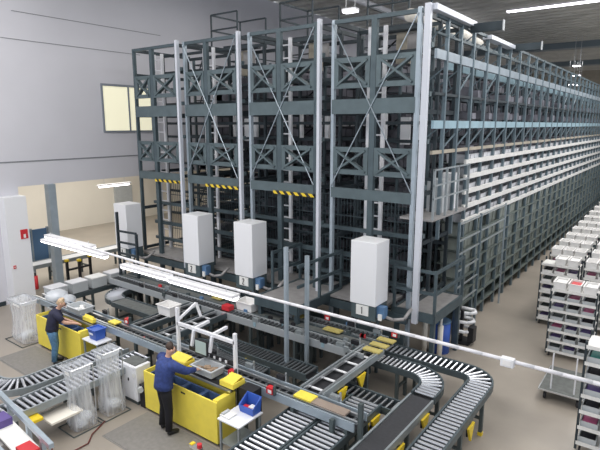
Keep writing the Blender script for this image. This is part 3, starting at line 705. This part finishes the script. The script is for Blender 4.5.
def bag(lb, cx, cy, w, d, h, lean, rim=True, rt=0, seed=1):
    t = thing('waste_bag', lb, 'waste bag', (cx,cy,0)); r = random.Random(seed)
    def ring(z, s, wob):
        out = []; n = 28
        for i in range(n):
            a = 2*PI*i/n; c, q = math.cos(a), math.sin(a); k = 1/max(abs(c),abs(q))**.75
            ww = 1+wob*r.uniform(-1,1)
            out.append((cx+lean*(1-z/h)+c*k*w/2*s*ww, cy+q*k*d/2*s*ww, z))
        return out
    m = MB(); m.pr.append((0,0)); m.loft([ring(z*h, s, .045) for z, s in ((.01,.75),(.03,1.02),(.15,1.08),(.35,.93),(.6,.86),(.8,.88),(.93,.95),(1,1.0))], close=False); m.smooth = True
    m.build('bag_film','plastic',t)
    m = MB(); m.pr.append((0,0)); m.loft([ring(z*h, s, .02) for z, s in ((.93,1.0),(1.0,1.03),(1.005,.97))], close=False)
    if rim: m.build('folded_rim','plasticbright',t)
    b = MB()
    for k in range(3): b.ball((cx+lean+r.uniform(-.08,.08),cy+r.uniform(-.1,.1),.12+r.uniform(0,.1)),.13,8,5,.7)
    b.build('crumpled_film','plasticbright',t)
    if rim:
        b = MB(); z = h-.005; b.tube([(cx-w/2,cy-d/2,z),(cx+w/2,cy-d/2,z),(cx+w/2,cy+d/2,z),(cx-w/2,cy+d/2,z),(cx-w/2,cy-d/2,z)],.012,5); b.build('hoop','steel',t)
        for sx in (-1,1): MB().cyl((cx+sx*w/2,cy+d/2,0),(cx+sx*w/2,cy+d/2,h),.012,5).build('stand_post','steel',t)
        b = MB(); b.tube([(cx-w/2-.05,cy-d/2-.1,.012),(cx+w/2+.1,cy-d/2-.1,.012),(cx+w/2+.1,cy+d/2+.05,.012),(cx-w/2-.05,cy+d/2+.05,.012),(cx-w/2-.05,cy-d/2-.1,.012)],.012,5); b.build('foot_frame','legdark',t)
        MB().box(cx+.02,cy-d/2-.012,h-.1,cx+w/2-.04,cy-d/2-.006,h-.04).build('tag_label','paper',t)
    t.rotation_euler.z = rt
    return t
bag('tall clear waste bag in a wire stand, nearer one beside the left rollers',-8.78,4.66,.40,.44,1.26,.06,seed=3)
bag('tall clear waste bag in a wire stand, farther one beside the white cabinet',-8.76,5.30,.38,.42,1.34,.05,seed=5)
bag('big clear plastic bag hanging beside the white pillar',-13.75,6.0,.8,.5,1.15,.05,seed=8)
m = MB(); m.ball((-13.4,6.75,1.1),.3,12,8,.6); m.ball((-13.1,6.9,1.0),.22,10,7,.7); tag(m.build('plastic_film','plasticbright',smooth=True),'crumpled plastic film lying behind the woman\'s station','plastic film')
def floor_mat(lb, x0, y0, x1, y1):
    t = thing('floor_mat', lb, 'mat', (x0,y0,0)); MB().box(x0,y0,0,x1,y1,.012).build('pad','mat_rubber',t); MB().box(x0-.03,y0-.03,0,x1+.03,y1+.03,.005).build('edge','mat_rubber',t)
floor_mat('grey rubber floor mat under the man',-8.1,4.72,-5.6,5.68); floor_mat('grey rubber floor mat under the woman',-13.1,5.0,-11.3,5.9)
# emergency stop post
t = thing('stop_post','short floor post with a red emergency button in the foreground','post',(-5.5,4.7,0)); MB().box(-5.53,4.67,0,-5.47,4.73,.82).build('post','steel',t); MB().box(-5.62,4.66,.82,-5.4,4.74,.87).build('button_box','steel',t); MB().cyl((-5.43,4.7,.87),(-5.43,4.7,.93),.04,12).build('button','red',t); MB().box(-5.62,4.66,.87,-5.56,4.74,.885).build('button','yellowsafe',t)
# rig in the lower left corner
t = thing('tool_rig','steel tube rig with bins cut off by the lower left corner','rig',(-8.0,3.0,0))
for a, b in (((-9.1,3.35,1.25),(-6.7,3.1,1.25)),((-9.1,2.7,1.25),(-6.9,2.6,1.25))): MB().bar(a,b,.07,.07).build('frame_tube','postlight',t)
for x, y in ((-8.45,3.3),(-7.6,3.2),(-7.0,3.12)): MB().box(x-.03,y-.03,0,x+.03,y+.03,1.25).build('post','postlight',t)
MB().box(-8.4,2.8,.95,-7.7,3.2,.99).build('shelf','platform',t); MB().bar((-8.4,3.05,1.1),(-7.2,3.0,1.0),.3,.03).build('chute','paper',t)
bx('storage_bin','purple bin held in the rig in the lower left corner','bin','purple',(-8.3,2.9,1.0,-8.0,3.15,1.2)); bx('parcel','red box held in the rig in the lower left corner','box','red',(-7.25,2.85,.95,-6.95,3.05,1.15)); 
MB().box(-8.9,3.65,.55,-8.62,3.9,.60).build('guard','yellowsafe',I1); MB().box(-9.05,4.0,.40,-8.55,4.6,.44).build('drip_tray','cream',I1)
m = MB(); m.smooth = True; m.tube([(-8.7,4.0,.02),(-8.4,3.9,.02),(-8.1,4.1,.02),(-8.1,4.4,.02),(-8.3,4.6,.02),(-8.5,5.0,.02)],.012,5); tag(m.build('floor_cable','cordred'),'dark red cable looping on the floor in front of the waste bags','cable')
# fire extinguisher and sign on the pillar
t = thing('fire_extinguisher','red fire extinguisher at the foot of the white pillar','fire extinguisher',(-16.6,7.74,0)); MB().cyl((-16.62,7.735,.4),(-16.62,7.735,.85),.07,12).build('cylinder','red',t,smooth=True); MB().cyl((-16.62,7.735,.85),(-16.62,7.735,.95),.03,8).build('valve','black',t); MB().box(-16.68,7.66,.4,-16.56,7.68,.8).build('bracket','red',t)
t = thing('wall_sign','small red and white sign high on the white pillar','sign',(-16.5,7.2,2.4)); MB().box(-16.55,7.38,2.15,-16.53,7.6,2.45).build('sign_plate','red',t); MB().box(-16.53,7.46,2.18,-16.526,7.53,2.3).build('pictogram','paper',t)
t = thing('alarm_button','small red alarm button on the white pillar','button',(-16.5,6.8,1.3)); MB().box(-16.55,7.06,1.25,-16.53,7.14,1.35).build('button_box','red',t); MB().cyl((-16.53,7.1,1.3),(-16.515,7.1,1.3),.02,8).build('button','paper',t)
# beyond the opening
t = thing('partition','blue panel standing in the bright room beyond the opening','panel',(-19,8.9,0)); MB().box(-19.04,8.8,.5,-19,9.5,1.9).build('board','bluepanel',t); 
for y in (8.85,9.45): MB().box(-19.05,y-.03,0,-18.98,y+.03,1.95).build('post','postlight',t)
t = thing('work_frame','dark stepped frame left of the rack foot','frame',(-14.2,9.3,0))
for x in (-14.2,-13.25): MB().box(x-.035,9.27,0,x+.035,9.34,3.0 if x<-14 else 2.4).build('post','rackdark',t)
for k in range(6): MB().bar((-14.2,9.3,.6+k*.36),(-13.25,9.3,.62+k*.36),.05,.06).build('step','rackdark',t)
t = thing('trestle','dark trestle with yellow caps beyond the opening','trestle',(-17.6,9.8,0))
for x, y in ((-17.5,9.3),(-17.5,10.2),(-17.2,9.6)):
    MB().box(x-.04,y-.04,0,x+.04,y+.04,.85).build('leg','black',t); MB().box(x-.06,y-.06,.85,x+.06,y+.06,.93).build('cap','yellowsafe',t)
MB().box(-17.5,9.28,.5,-17.44,10.2,.57).build('cross_bar','black',t)
bx('door_panel','dark grey door panel on the far wall of the bright room','door','totegrey',(-26.99,17.6,0,-26.9,18.8,2.1))  # grey door set flat against the far wall, not a box
batten('fluorescent lamp in the bright room seen under the wall edge',-20.6,-19.0,13.0,3.2) if False else None
t = thing('fluorescent_lamp','fluorescent lamp in the bright room seen under the wall edge','lamp',(-20,13,3.0)); MB().box(-20.1,12.3,3.12,-19.9,13.9,3.18).build('lamp_housing','lampbody',t); MB().cyl((-20,12.35,3.08),(-20,13.85,3.08),.035,8).build('light_tube','tube',t)
for y in (12.6,13.6): MB().cyl((-20,y,3.18),(-20,y,4.41),.01,4).build('hanger','steel',t)
# ------------------------------------------------------------------ right aisle: picking trolleys
BM = {}
def binmesh(w, d, h, mt, front=.55):
    key = (w,d,h,mt,front)
    if key not in BM:
        m = MB(); m.tray(-w/2,0,w/2,d,0,h,t=.012,taper=.012,rim=0 if front else .012,front=front); o = m.build('bin_body',mt); BM[key] = o.data; bpy.data.objects.remove(o)
    return BM[key]
LV = ['bottom','second','third','fourth','fifth','sixth','top']; CN = ['left','middle','right']
def trolley(x0, y0, w, d, lb, short, levels, dz, z0=.32, tm_='totegrey', top='totewhite', top_only=False, ncol=3, tag_group=None):
    t = thing('picking_trolley', lb, 'trolley', (x0,y0,0), None); H_ = z0+dz*levels
    for x in (x0,x0+w):
        for y in (y0,y0+d): MB().box(x-.02,y-.02,.08,x+.02,y+.02,H_+.08).build('post','rackdark',t)
    for j in range(levels+1):
        z = z0+dz*j
        MB().box(x0,y0-.02,z-.035,x0+w,y0+d,z-.01).build('shelf','shelfwhite',t); MB().box(x0,y0-.03,z-.045,x0+w,y0-.015,z+.02).build('shelf_lip','shelfwhite',t)
    for x in (x0+.06,x0+w-.06):
        for y in (y0+.06,y0+d-.06): MB().cyl((x-.015,y,.055),(x+.015,y,.055),.055,10).build('caster','black',t)
    cw = w/ncol
    r = random.Random(int(x0*77+y0*13))
    for j in range(levels+1):
        if top_only and j < levels-1: continue
        for q in range(ncol):
            if j == levels and r.random() < .12 and not top_only: continue
            z = z0+dz*j-.008; h = dz*.62 if j < levels else .2
            cx = x0+cw*(q+.5)
            b = bpy.data.objects.new('picking_bin', binmesh(round(cw-.05,3), round(d-.06,3), round(h,3), tm_ if j < levels else top, .6 if j < levels else None)); col.objects.link(b); b.location = (cx, y0+.01, z)
            if ncol == 3: tag(b, 'pale bin, %s on the %s level of %s' % (CN[q], 'uppermost' if j == levels else LV[j], short), 'bin', 'picking bins on %s' % short)
            else: tag(b, 'pale bin on the %s level of %s' % ('uppermost' if j == levels else LV[j], short), 'bin', 'picking bins on %s' % short)
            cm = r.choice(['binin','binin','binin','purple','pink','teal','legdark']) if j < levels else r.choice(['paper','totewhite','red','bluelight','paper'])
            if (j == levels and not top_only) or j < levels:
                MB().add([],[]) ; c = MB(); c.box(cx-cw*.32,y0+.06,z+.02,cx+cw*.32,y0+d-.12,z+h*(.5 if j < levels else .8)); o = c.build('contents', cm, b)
    return t
trolley(-2.26,13.35,.98,.55,'tall picking trolley behind the low flat trolley','the trolley behind the flat trolley',6,.262,z0=.18)
trolley(-.98,9.45,1.0,.6,'tall picking trolley cut by the right edge, nearest the camera','the trolley nearest the camera',6,.30,z0=.22)
nth = ['first','second','third','fourth','fifth','sixth','seventh','eighth','ninth','tenth']
for i, y in enumerate((15.5,16.75,18.0,19.25,20.6,22.0,23.5,25.0,26.6,28.4)):
    for k, x in enumerate((-2.95,-1.88,-.80)):
        if (y > 21 and k == 2) or (y > 25.5 and k == 1): continue
        trolley(x-.02*i,y+(.1 if k else 0),.95,.6,'white topped picking trolley in the %s row back, %s one of that row' % (nth[i], ['left','middle','right'][k]),'the %s trolley, %s row back' % (['left','middle','right'][k], nth[i]),6,.27,z0=.2,top_only=i>0 or k>0,tm_='totewhite')
# flat trolley
t = thing('flat_trolley','low flat push trolley with a dark deck at the aisle','trolley',(-1.95,11.0,0))
MB().box(-1.92,11.0,.22,-1.1,12.25,.26).build('deck','beltgrey',t)
each(MB().bar((-1.93,10.99,.24),(-1.09,10.99,.24),.03).bar((-1.93,11,.24),(-1.93,12.26,.24),.03).bar((-1.09,11,.24),(-1.09,12.26,.24),.03),'edge_tube','steel',t)
for x in (-1.82,-1.2):
    for y in (11.12,12.12): MB().cyl((x-.02,y,.09),(x+.02,y,.09),.09,10).build('wheel','black',t)
for x in (-1.72,-1.28): MB().cyl((x,11.1,.24),(x,11.1,1.05),.016,6).build('handle_tube','ladderwhite',t)
# white hooked tubing and cleaning things at the rack foot
t = thing('tube_stand','white bent tube stand at the rack foot by the aisle','stand',(-4.2,12.9,0))
for k in range(3):
    m = MB(); m.smooth = True; z = .35+k*.22; m.tube([(-4.45,12.7+k*.12,z),(-4.1,12.7+k*.12,z+.02),(-3.98,12.9+k*.1,z+.02),(-4.1,13.15+k*.1,z),(-4.45,13.15+k*.1,z)],.045,8); m.build('bent_tube','white',t)
MB().box(-4.3,12.85,0,-4.22,12.93,.9).build('post','black',t); MB().box(-4.45,12.7,0,-4.0,13.2,.05).build('base','black',t); MB().box(-4.05,12.75,.1,-3.9,13.0,.5).build('motor_box','black',t)
t = thing('cleaning_barrel','blue barrel under the corner platform','barrel',(-4.55,12.2,0)); MB().cyl((-4.5,12.0,0),(-4.5,12.0,.8),.24,14).build('barrel_body','blue',t,smooth=True); MB().cyl((-4.5,12.0,.8),(-4.5,12.0,.84),.25,14).build('lid','bluepanel',t)
for k, (x, y, lb) in enumerate(((-4.75,11.6,'pale bottle with nozzle under the corner platform, left one'),(-4.35,11.6,'pale bottle with nozzle under the corner platform, right one'))):
    t = thing('spray_bottle', lb, 'bottle', (x,y,0)); MB().cyl((x,y,0),(x,y,.85),.06,10,.07).build('bottle_body','cream',t,smooth=True); MB().cyl((x,y,.85),(x+.03,y,1.15),.035,8,.02).build('nozzle','paper',t)
# ------------------------------------------------------------------ people
def skin_mesh(name, chains, mt, parent, base, rot, sub=2):
    """chains: list of lists of ((x,y,z), r or (rx,ry)); shared points merge"""
    vs = []; es = []; rs = []; idx = {}
    for ch in chains:
        prev = None
        for p, r in ch:
            key = tuple(round(a,4) for a in p)
            if key not in idx: idx[key] = len(vs); vs.append(p); rs.append(r if isinstance(r, tuple) else (r,r))
            i = idx[key]
            if prev is not None and prev != i: es.append((prev,i))
            prev = i
    me = bpy.data.meshes.new(name); me.from_pydata(vs, es, []); o = bpy.data.objects.new(name, me); col.objects.link(o)
    o.modifiers.new('skin','SKIN').use_smooth_shade = True
    sv = me.skin_vertices[0].data
    for i, r in enumerate(rs): sv[i].radius = r; sv[i].use_root = (i == 0)
    s = o.modifiers.new('sub','SUBSURF'); s.levels = sub; s.render_levels = sub
    dg = bpy.context.evaluated_depsgraph_get(); dg.update(); ev = o.evaluated_get(dg)
    nm = bpy.data.meshes.new_from_object(ev); bpy.data.objects.remove(o); nm.name = name
    nm.materials.clear(); nm.materials.append(M[mt])
    for p in nm.polygons: p.use_smooth = True
    q = bpy.data.objects.new(name, nm); col.objects.link(q)
    if parent: q.parent = parent
    return q
def lerp(a, b, t): return tuple(a[i]+(b[i]-a[i])*t for i in range(3))
def limb(m, pts, n=12):
    """tapered tube through ((x,y,z), r or (rx,ry)) points; rings stay level for upright runs"""
    rings = []
    for i, (p, r) in enumerate(pts):
        a = Vector(pts[max(0,i-1)][0]); b = Vector(pts[min(len(pts)-1,i+1)][0]); d = (b-a).normalized()
        u = Vector((0,1,0)) if abs(d.z) > .5 else Vector((0,0,1))
        sx = u.cross(d).normalized(); sy = d.cross(sx).normalized(); rx, ry = r if isinstance(r, tuple) else (r,r)
        rings.append([tuple(Vector(p)+sx*rx*math.cos(2*PI*k/n)+sy*ry*math.sin(2*PI*k/n)) for k in range(n)])
    m.pr.append((len(m.v),len(m.f))); m.loft(rings)
    return m
def person(lb, loc, rotz, P, shirt, trous, hair, shoe='shoe', longhair=False, bare=False, scale=1, wide=1.):
    t = thing('person', lb, 'person', loc); t.rotation_euler.z = rotz; t.scale = (scale,)*3
    pel, belly, chest, neck, head = P['pel'], P['belly'], P['chest'], P['neck'], P['head']
    def lb_(m_, nm, mt, par=None):
        me = bpy.data.meshes.new(nm); me.from_pydata(m_.v, [], m_.f); me.materials.append(M[mt])
        for p in me.polygons: p.use_smooth = True
        o = bpy.data.objects.new(nm, me); col.objects.link(o); o.parent = par or t; return o
    nk = lerp(neck, head, .3); body = [[(pel,.09),(belly,.08),(chest,.09),(neck,.055),(nk,.052),(lerp(neck,head,.62),.075),(head,.092),(lerp(neck,head,1.36),.065)]]
    for s in 'LR':
        a = [P['sh'+s], P['el'+s], P['wr'+s]]; l = [P['hp'+s], P['kn'+s], P['an'+s]]
        d = (Vector(a[2])-Vector(a[1])).normalized()
        body.append([(chest,.09),(a[0],.05),(lerp(a[0],a[1],.5),.045),(a[1],.040),(lerp(a[1],a[2],.35),.040),(a[2],.026),(tuple(Vector(a[2])+d*.05),.032),(tuple(Vector(a[2])+d*.085),.028)])
        body.append([(pel,.09),(l[0],.07),(lerp(l[0],l[1],.5),.065),(l[1],.05),(lerp(l[1],l[2],.35),.05),(l[2],.036),((l[2][0],l[2][1]+.07,l[2][2]-.04),.034),((l[2][0],l[2][1]+.14,l[2][2]-.05),.026)])
    b = skin_mesh('body', body, 'skin', t, loc, rotz)
    for s in 'LR':
        a = [P['sh'+s], P['el'+s], P['wr'+s]]; d = (Vector(a[2])-Vector(a[1])).normalized(); side = d.cross(Vector((0,0,1))).normalized(); dn = Vector((0,0,-1))
        palm = Vector(a[2])+d*.08
        for k, (o_, L) in enumerate(((-.028,.062),(-.009,.072),(.010,.068),(.027,.052))):
            p0 = palm+side*o_-d*.03; p1 = palm+side*o_+d*L*.55+dn*.008; p2 = palm+side*o_*1.1+d*L*.9+dn*.035
            skin_mesh('finger', [[(tuple(p0),.009),(tuple(p1),.009),(tuple(p2),.007)]], 'skin', b, loc, rotz, 1)
        sg = -1 if s == 'R' else 1
        p0 = Vector(a[2])+d*.035+side*sg*.025
        skin_mesh('thumb', [[(tuple(p0),.011),(tuple(p0+d*.03+side*sg*.03+dn*.008),.010),(tuple(p0+d*.062+side*sg*.035+dn*.02),.008)]], 'skin', b, loc, rotz, 1)
    m = MB(); low = lerp(pel, belly, -.25)
    limb(m, [(p_, (r_[0]*w_, r_[1]*w_)) for p_, r_, w_ in ((low,(.185,.145),wide),(lerp(pel,belly,.4),(.18,.14),wide),(belly,(.175,.135),wide),(lerp(belly,chest,.5),(.195,.145),wide),(chest,(.215,.15),wide),(lerp(chest,neck,.45),(.20,.125),wide),(lerp(chest,neck,.8),(.115,.085),1),(lerp(chest,neck,1.02),(.07,.066),1))], 18)
    for s in 'LR':
        a = [P['sh'+s], P['el'+s], P['wr'+s]]
        pts = [(lerp(chest,a[0],.55),.08),(a[0],.088*wide),(lerp(a[0],a[1],.5),.075*wide),(a[1],.064*wide)]
        pts = pts[:-1]+[(lerp(a[0],a[1],.8),.068)] if bare else pts+[(lerp(a[1],a[2],.5),.058),(lerp(a[1],a[2],.93),.045)]
        limb(m, pts, 12)
        if not bare: m.ball(a[1],.064,10,6)
    lb_(m, 'shirt', shirt)
    m = MB(); limb(m, [(lerp(pel,belly,.35),(.165,.125)),(pel,(.175,.135)),(lerp(pel,(pel[0],pel[1],pel[2]-.1),1),(.172,.125))], 18)
    for s in 'LR':
        l = [P['hp'+s], P['kn'+s], P['an'+s]]; limb(m, [(l[0],.105),(lerp(l[0],l[1],.4),.096),(l[1],.076),(lerp(l[1],l[2],.4),.072),(lerp(l[1],l[2],1.0),.062)], 14)
    lb_(m, 'trousers', trous)
    for s in 'LR':
        l = P['an'+s]; skin_mesh('shoe', [[((l[0],l[1]-.04,.045),.045),((l[0],l[1]+.05,.05),.05),((l[0],l[1]+.15,.04),.043),((l[0],l[1]+.2,.035),.03)]], shoe, t, loc, rotz)
    hd = Vector(head); up = (Vector(head)-Vector(neck)).normalized(); f = Vector(P['face']).normalized(); rr = f.cross(up).normalized()
    hc = hd-f*.012+up*.03
    hm = [[(tuple(hc+f*.03+up*.045),.07),(tuple(hc+up*.03),.095),(tuple(hc-f*.03-up*.01),.095),(tuple(hc-f*.04-up*.06),.072)]]
    if longhair: hm[0].append((tuple(hc-f*.055-up*.12),.055))
    skin_mesh('hair', hm, hair, t, loc, rotz)
    n = MB(); n.bar(tuple(hd+f*.088+up*.012),tuple(hd+f*.115-up*.018),.02,.03); lb_(n,'nose','skin',b)
    for sg in (-1,1):
        e = MB(); e.ball(tuple(hd+f*.086+rr*sg*.032+up*.018),.011,8,5); lb_(e,'eye','black',b)
        e = MB(); e.ball(tuple(hd+rr*sg*.090-up*.005),.024,8,5,1.3); lb_(e,'ear','skin',b)
    e = MB(); e.bar(tuple(hd+f*.092-rr*.022-up*.045),tuple(hd+f*.092+rr*.022-up*.045),.008,.01); lb_(e,'mouth','pink',b)
    return t
# local frame: person faces +y
man = dict(pel=(0,0,.93), belly=(0,.01,1.06), chest=(0,.07,1.30), neck=(0,.11,1.45), head=(.02,.17,1.60), face=(.3,1,-.5),
    shL=(-.19,.07,1.38), elL=(-.27,.12,1.10), wrL=(-.12,.36,1.08), shR=(.19,.09,1.37), elR=(.27,.33,1.22), wrR=(.17,.56,1.14),
    hpL=(-.09,0,.88), knL=(-.12,.03,.48), anL=(-.13,-.02,.09), hpR=(.09,0,.88), knR=(.12,.03,.48), anR=(.15,.0,.09))
person('person in a blue long sleeved shirt and black trousers leaning over a yellow packing station',(-7.28,5.50,0.012),math.radians(-18),man,'navy','trousers','brownhair',scale=1.02,wide=1.17)
wom = dict(pel=(0,0,.86), belly=(0,.02,.99), chest=(.01,.10,1.20), neck=(.01,.17,1.33), head=(.02,.26,1.46), face=(.2,1,-.75),
    shL=(-.16,.10,1.27), elL=(-.19,.20,1.02), wrL=(-.08,.42,.96), shR=(.17,.12,1.27), elR=(.24,.30,1.06), wrR=(.2,.52,1.0),
    hpL=(-.08,0,.82), knL=(-.09,.03,.45), anL=(-.1,-.02,.09), hpR=(.08,0,.82), knR=(.09,.04,.45), anR=(.11,.0,.09))
person('person with blond hair, dark short sleeved top and jeans working at a yellow packing station',(-11.72,5.72,0.012),math.radians(-35),wom,'darknavy','jeans','blond','shoe',True,True,1.03)
# lamps under the roof
ceil_lamp(-9.5,15.5,9.4,.5,.3,'small bright ceiling lamp seen above the widest rack bay')
area_l = None
for k, (x, y, z) in enumerate(((-6.6,40,9.6),(-7.2,44,9.3),(-8.4,49,9.0),(-8.0,50,9.0))):
    ceil_lamp(x,y,z,.5,.35,['distant bright lamp under the roof beams, leftmost of the four','distant bright lamp under the roof beams, second from left','distant bright lamp under the roof beams, third from left','distant bright lamp under the roof beams, rightmost of the four'][k])
ceil_lamp(-5.2,28.0,CZ-.35,5.6,.35,'long strip lamp under the corrugated roof at the upper right')
t = thing('roof_pipe','pale pipe running under the roof toward the back above the rack','pipe',(-11,18,10.5)); m = MB(); m.cyl((-11.2,18,10.6),(-11.2,36,10.6),.12,10); m.build('pipe','cable',t,smooth=True)
for y in (19,25,31): MB().cyl((-11.2,y,10.7),(-11.2,y,CZ+.01),.02,5).build('hanger','steel',t)

for (x, y, h), lb in (((-3.66,6.5,1.38),'dark square post in the foreground standing between twin rollers and black belt'),((-4.12,6.38,1.0),'dark square post in the foreground at the end of the packing line')):
    t = thing('guide_post', lb, 'post', (x,y,0)); MB().box(x-.035,y-.035,0,x+.035,y+.035,h).build('shaft','legdark',t); MB().box(x-.06,y-.06,0,x+.06,y+.06,.015).build('base_plate','legdark',t)

# yellow triangular guards on the conveyor drives
def guard(t, x, y, z, s=.15):
    m = MB(); m.pr.append((0,0)); m.add([(x-.02,y-s,z+s),(x-.02,y+s,z+s),(x-.02,y,z-s),(x+.02,y-s,z+s),(x+.02,y+s,z+s),(x+.02,y,z-s)], [(0,1,2),(5,4,3),(0,3,4,1),(1,4,5,2),(2,5,3,0)])
    m.build('corner_guard','yellowsafe',t)
    MB().box(x-.05,y-.09,z-.04,x-.02,y+.09,z+.1).build('bearing','black',t)
cv = {o['label']: o for o in col.objects if o.get('category') == 'conveyor'}
for key, pts in (('wide foreground roller conveyor, right one of the twin lines', ((-3.84,6.0,.5),(-3.84,7.35,.5))),
    ('foreground roller conveyor next to the white table, left one of the twin lines', ((-4.5,5.4,.48),)),
    ('straight black belt conveyor running forward beside the outer roller line', ((-3.15,6.9,.45),(-3.15,7.9,.5))),
    ('outer roller conveyor bending at the aisle, rightmost of the conveyor lines', ((-2.44,8.2,.45),)),
    ('cross conveyor with pale slats between the front and rear lines, right one', ((-4.62,7.5,.72),(-4.62,8.2,.72))),
    ('low dark roller conveyor between the packing line and the rear lanes', ((-7.4,7.86,.4),))):
    for p in pts: guard(cv[key], *p)
r = random.Random(23)
for k in range(26):
    x = r.uniform(-13.5,-5.1); y = r.choice((8.74,9.12,9.52,9.92))
    t = thing('sensor_unit', 'small sensor unit with a cable stub mounted between the rear transport lanes', 'sensor', (x,y,.95), 'sensor units between the rear transport lanes')
    MB().box(x-.05,y-.03,.96,x+.05,y+.03,1.08).build('housing',r.choice(['black','legdark','yellowsafe','bluepanel','tote','red','framelight','framelight']),t); MB().cyl((x,y,.9),(x,y,.96),.012,5).build('stub','black',t)
# ------------------------------------------------------------------ camera, light, world
cam = bpy.data.cameras.new('camera'); co = bpy.data.objects.new('camera', cam); col.objects.link(co)
cam.sensor_width = 36; cam.lens = 36*512/600; cam.clip_end = 300
co.location = (0,0,5.7); pit = math.atan2(100,512)
co.rotation_euler = (PI/2-pit, 0, math.radians(36.8)); sc.camera = co
wd = bpy.data.worlds.new('world'); sc.world = wd; wd.use_nodes = True
wd.node_tree.nodes['Background'].inputs[0].default_value = (.88,.92,1,1); wd.node_tree.nodes['Background'].inputs[1].default_value = .8
for x, y, sx, sy, e in ((-7,2,9,5,620),(-13,4,5,6,300),(0,14,3,12,560),(-1,28,3,14,800),(-8,14,12,3,260),(-8,30,12,3,300),(-8,50,12,3,300)):
    area(x, y, 10.9, sx, sy, e)
area(-22,12,4.3,6,12,420,(1,.98,.93))
sc.view_settings.view_transform = 'Standard'; sc.view_settings.look = 'None'; sc.view_settings.exposure = .32; sc.view_settings.gamma = 1
sc.view_settings.use_curve_mapping = False
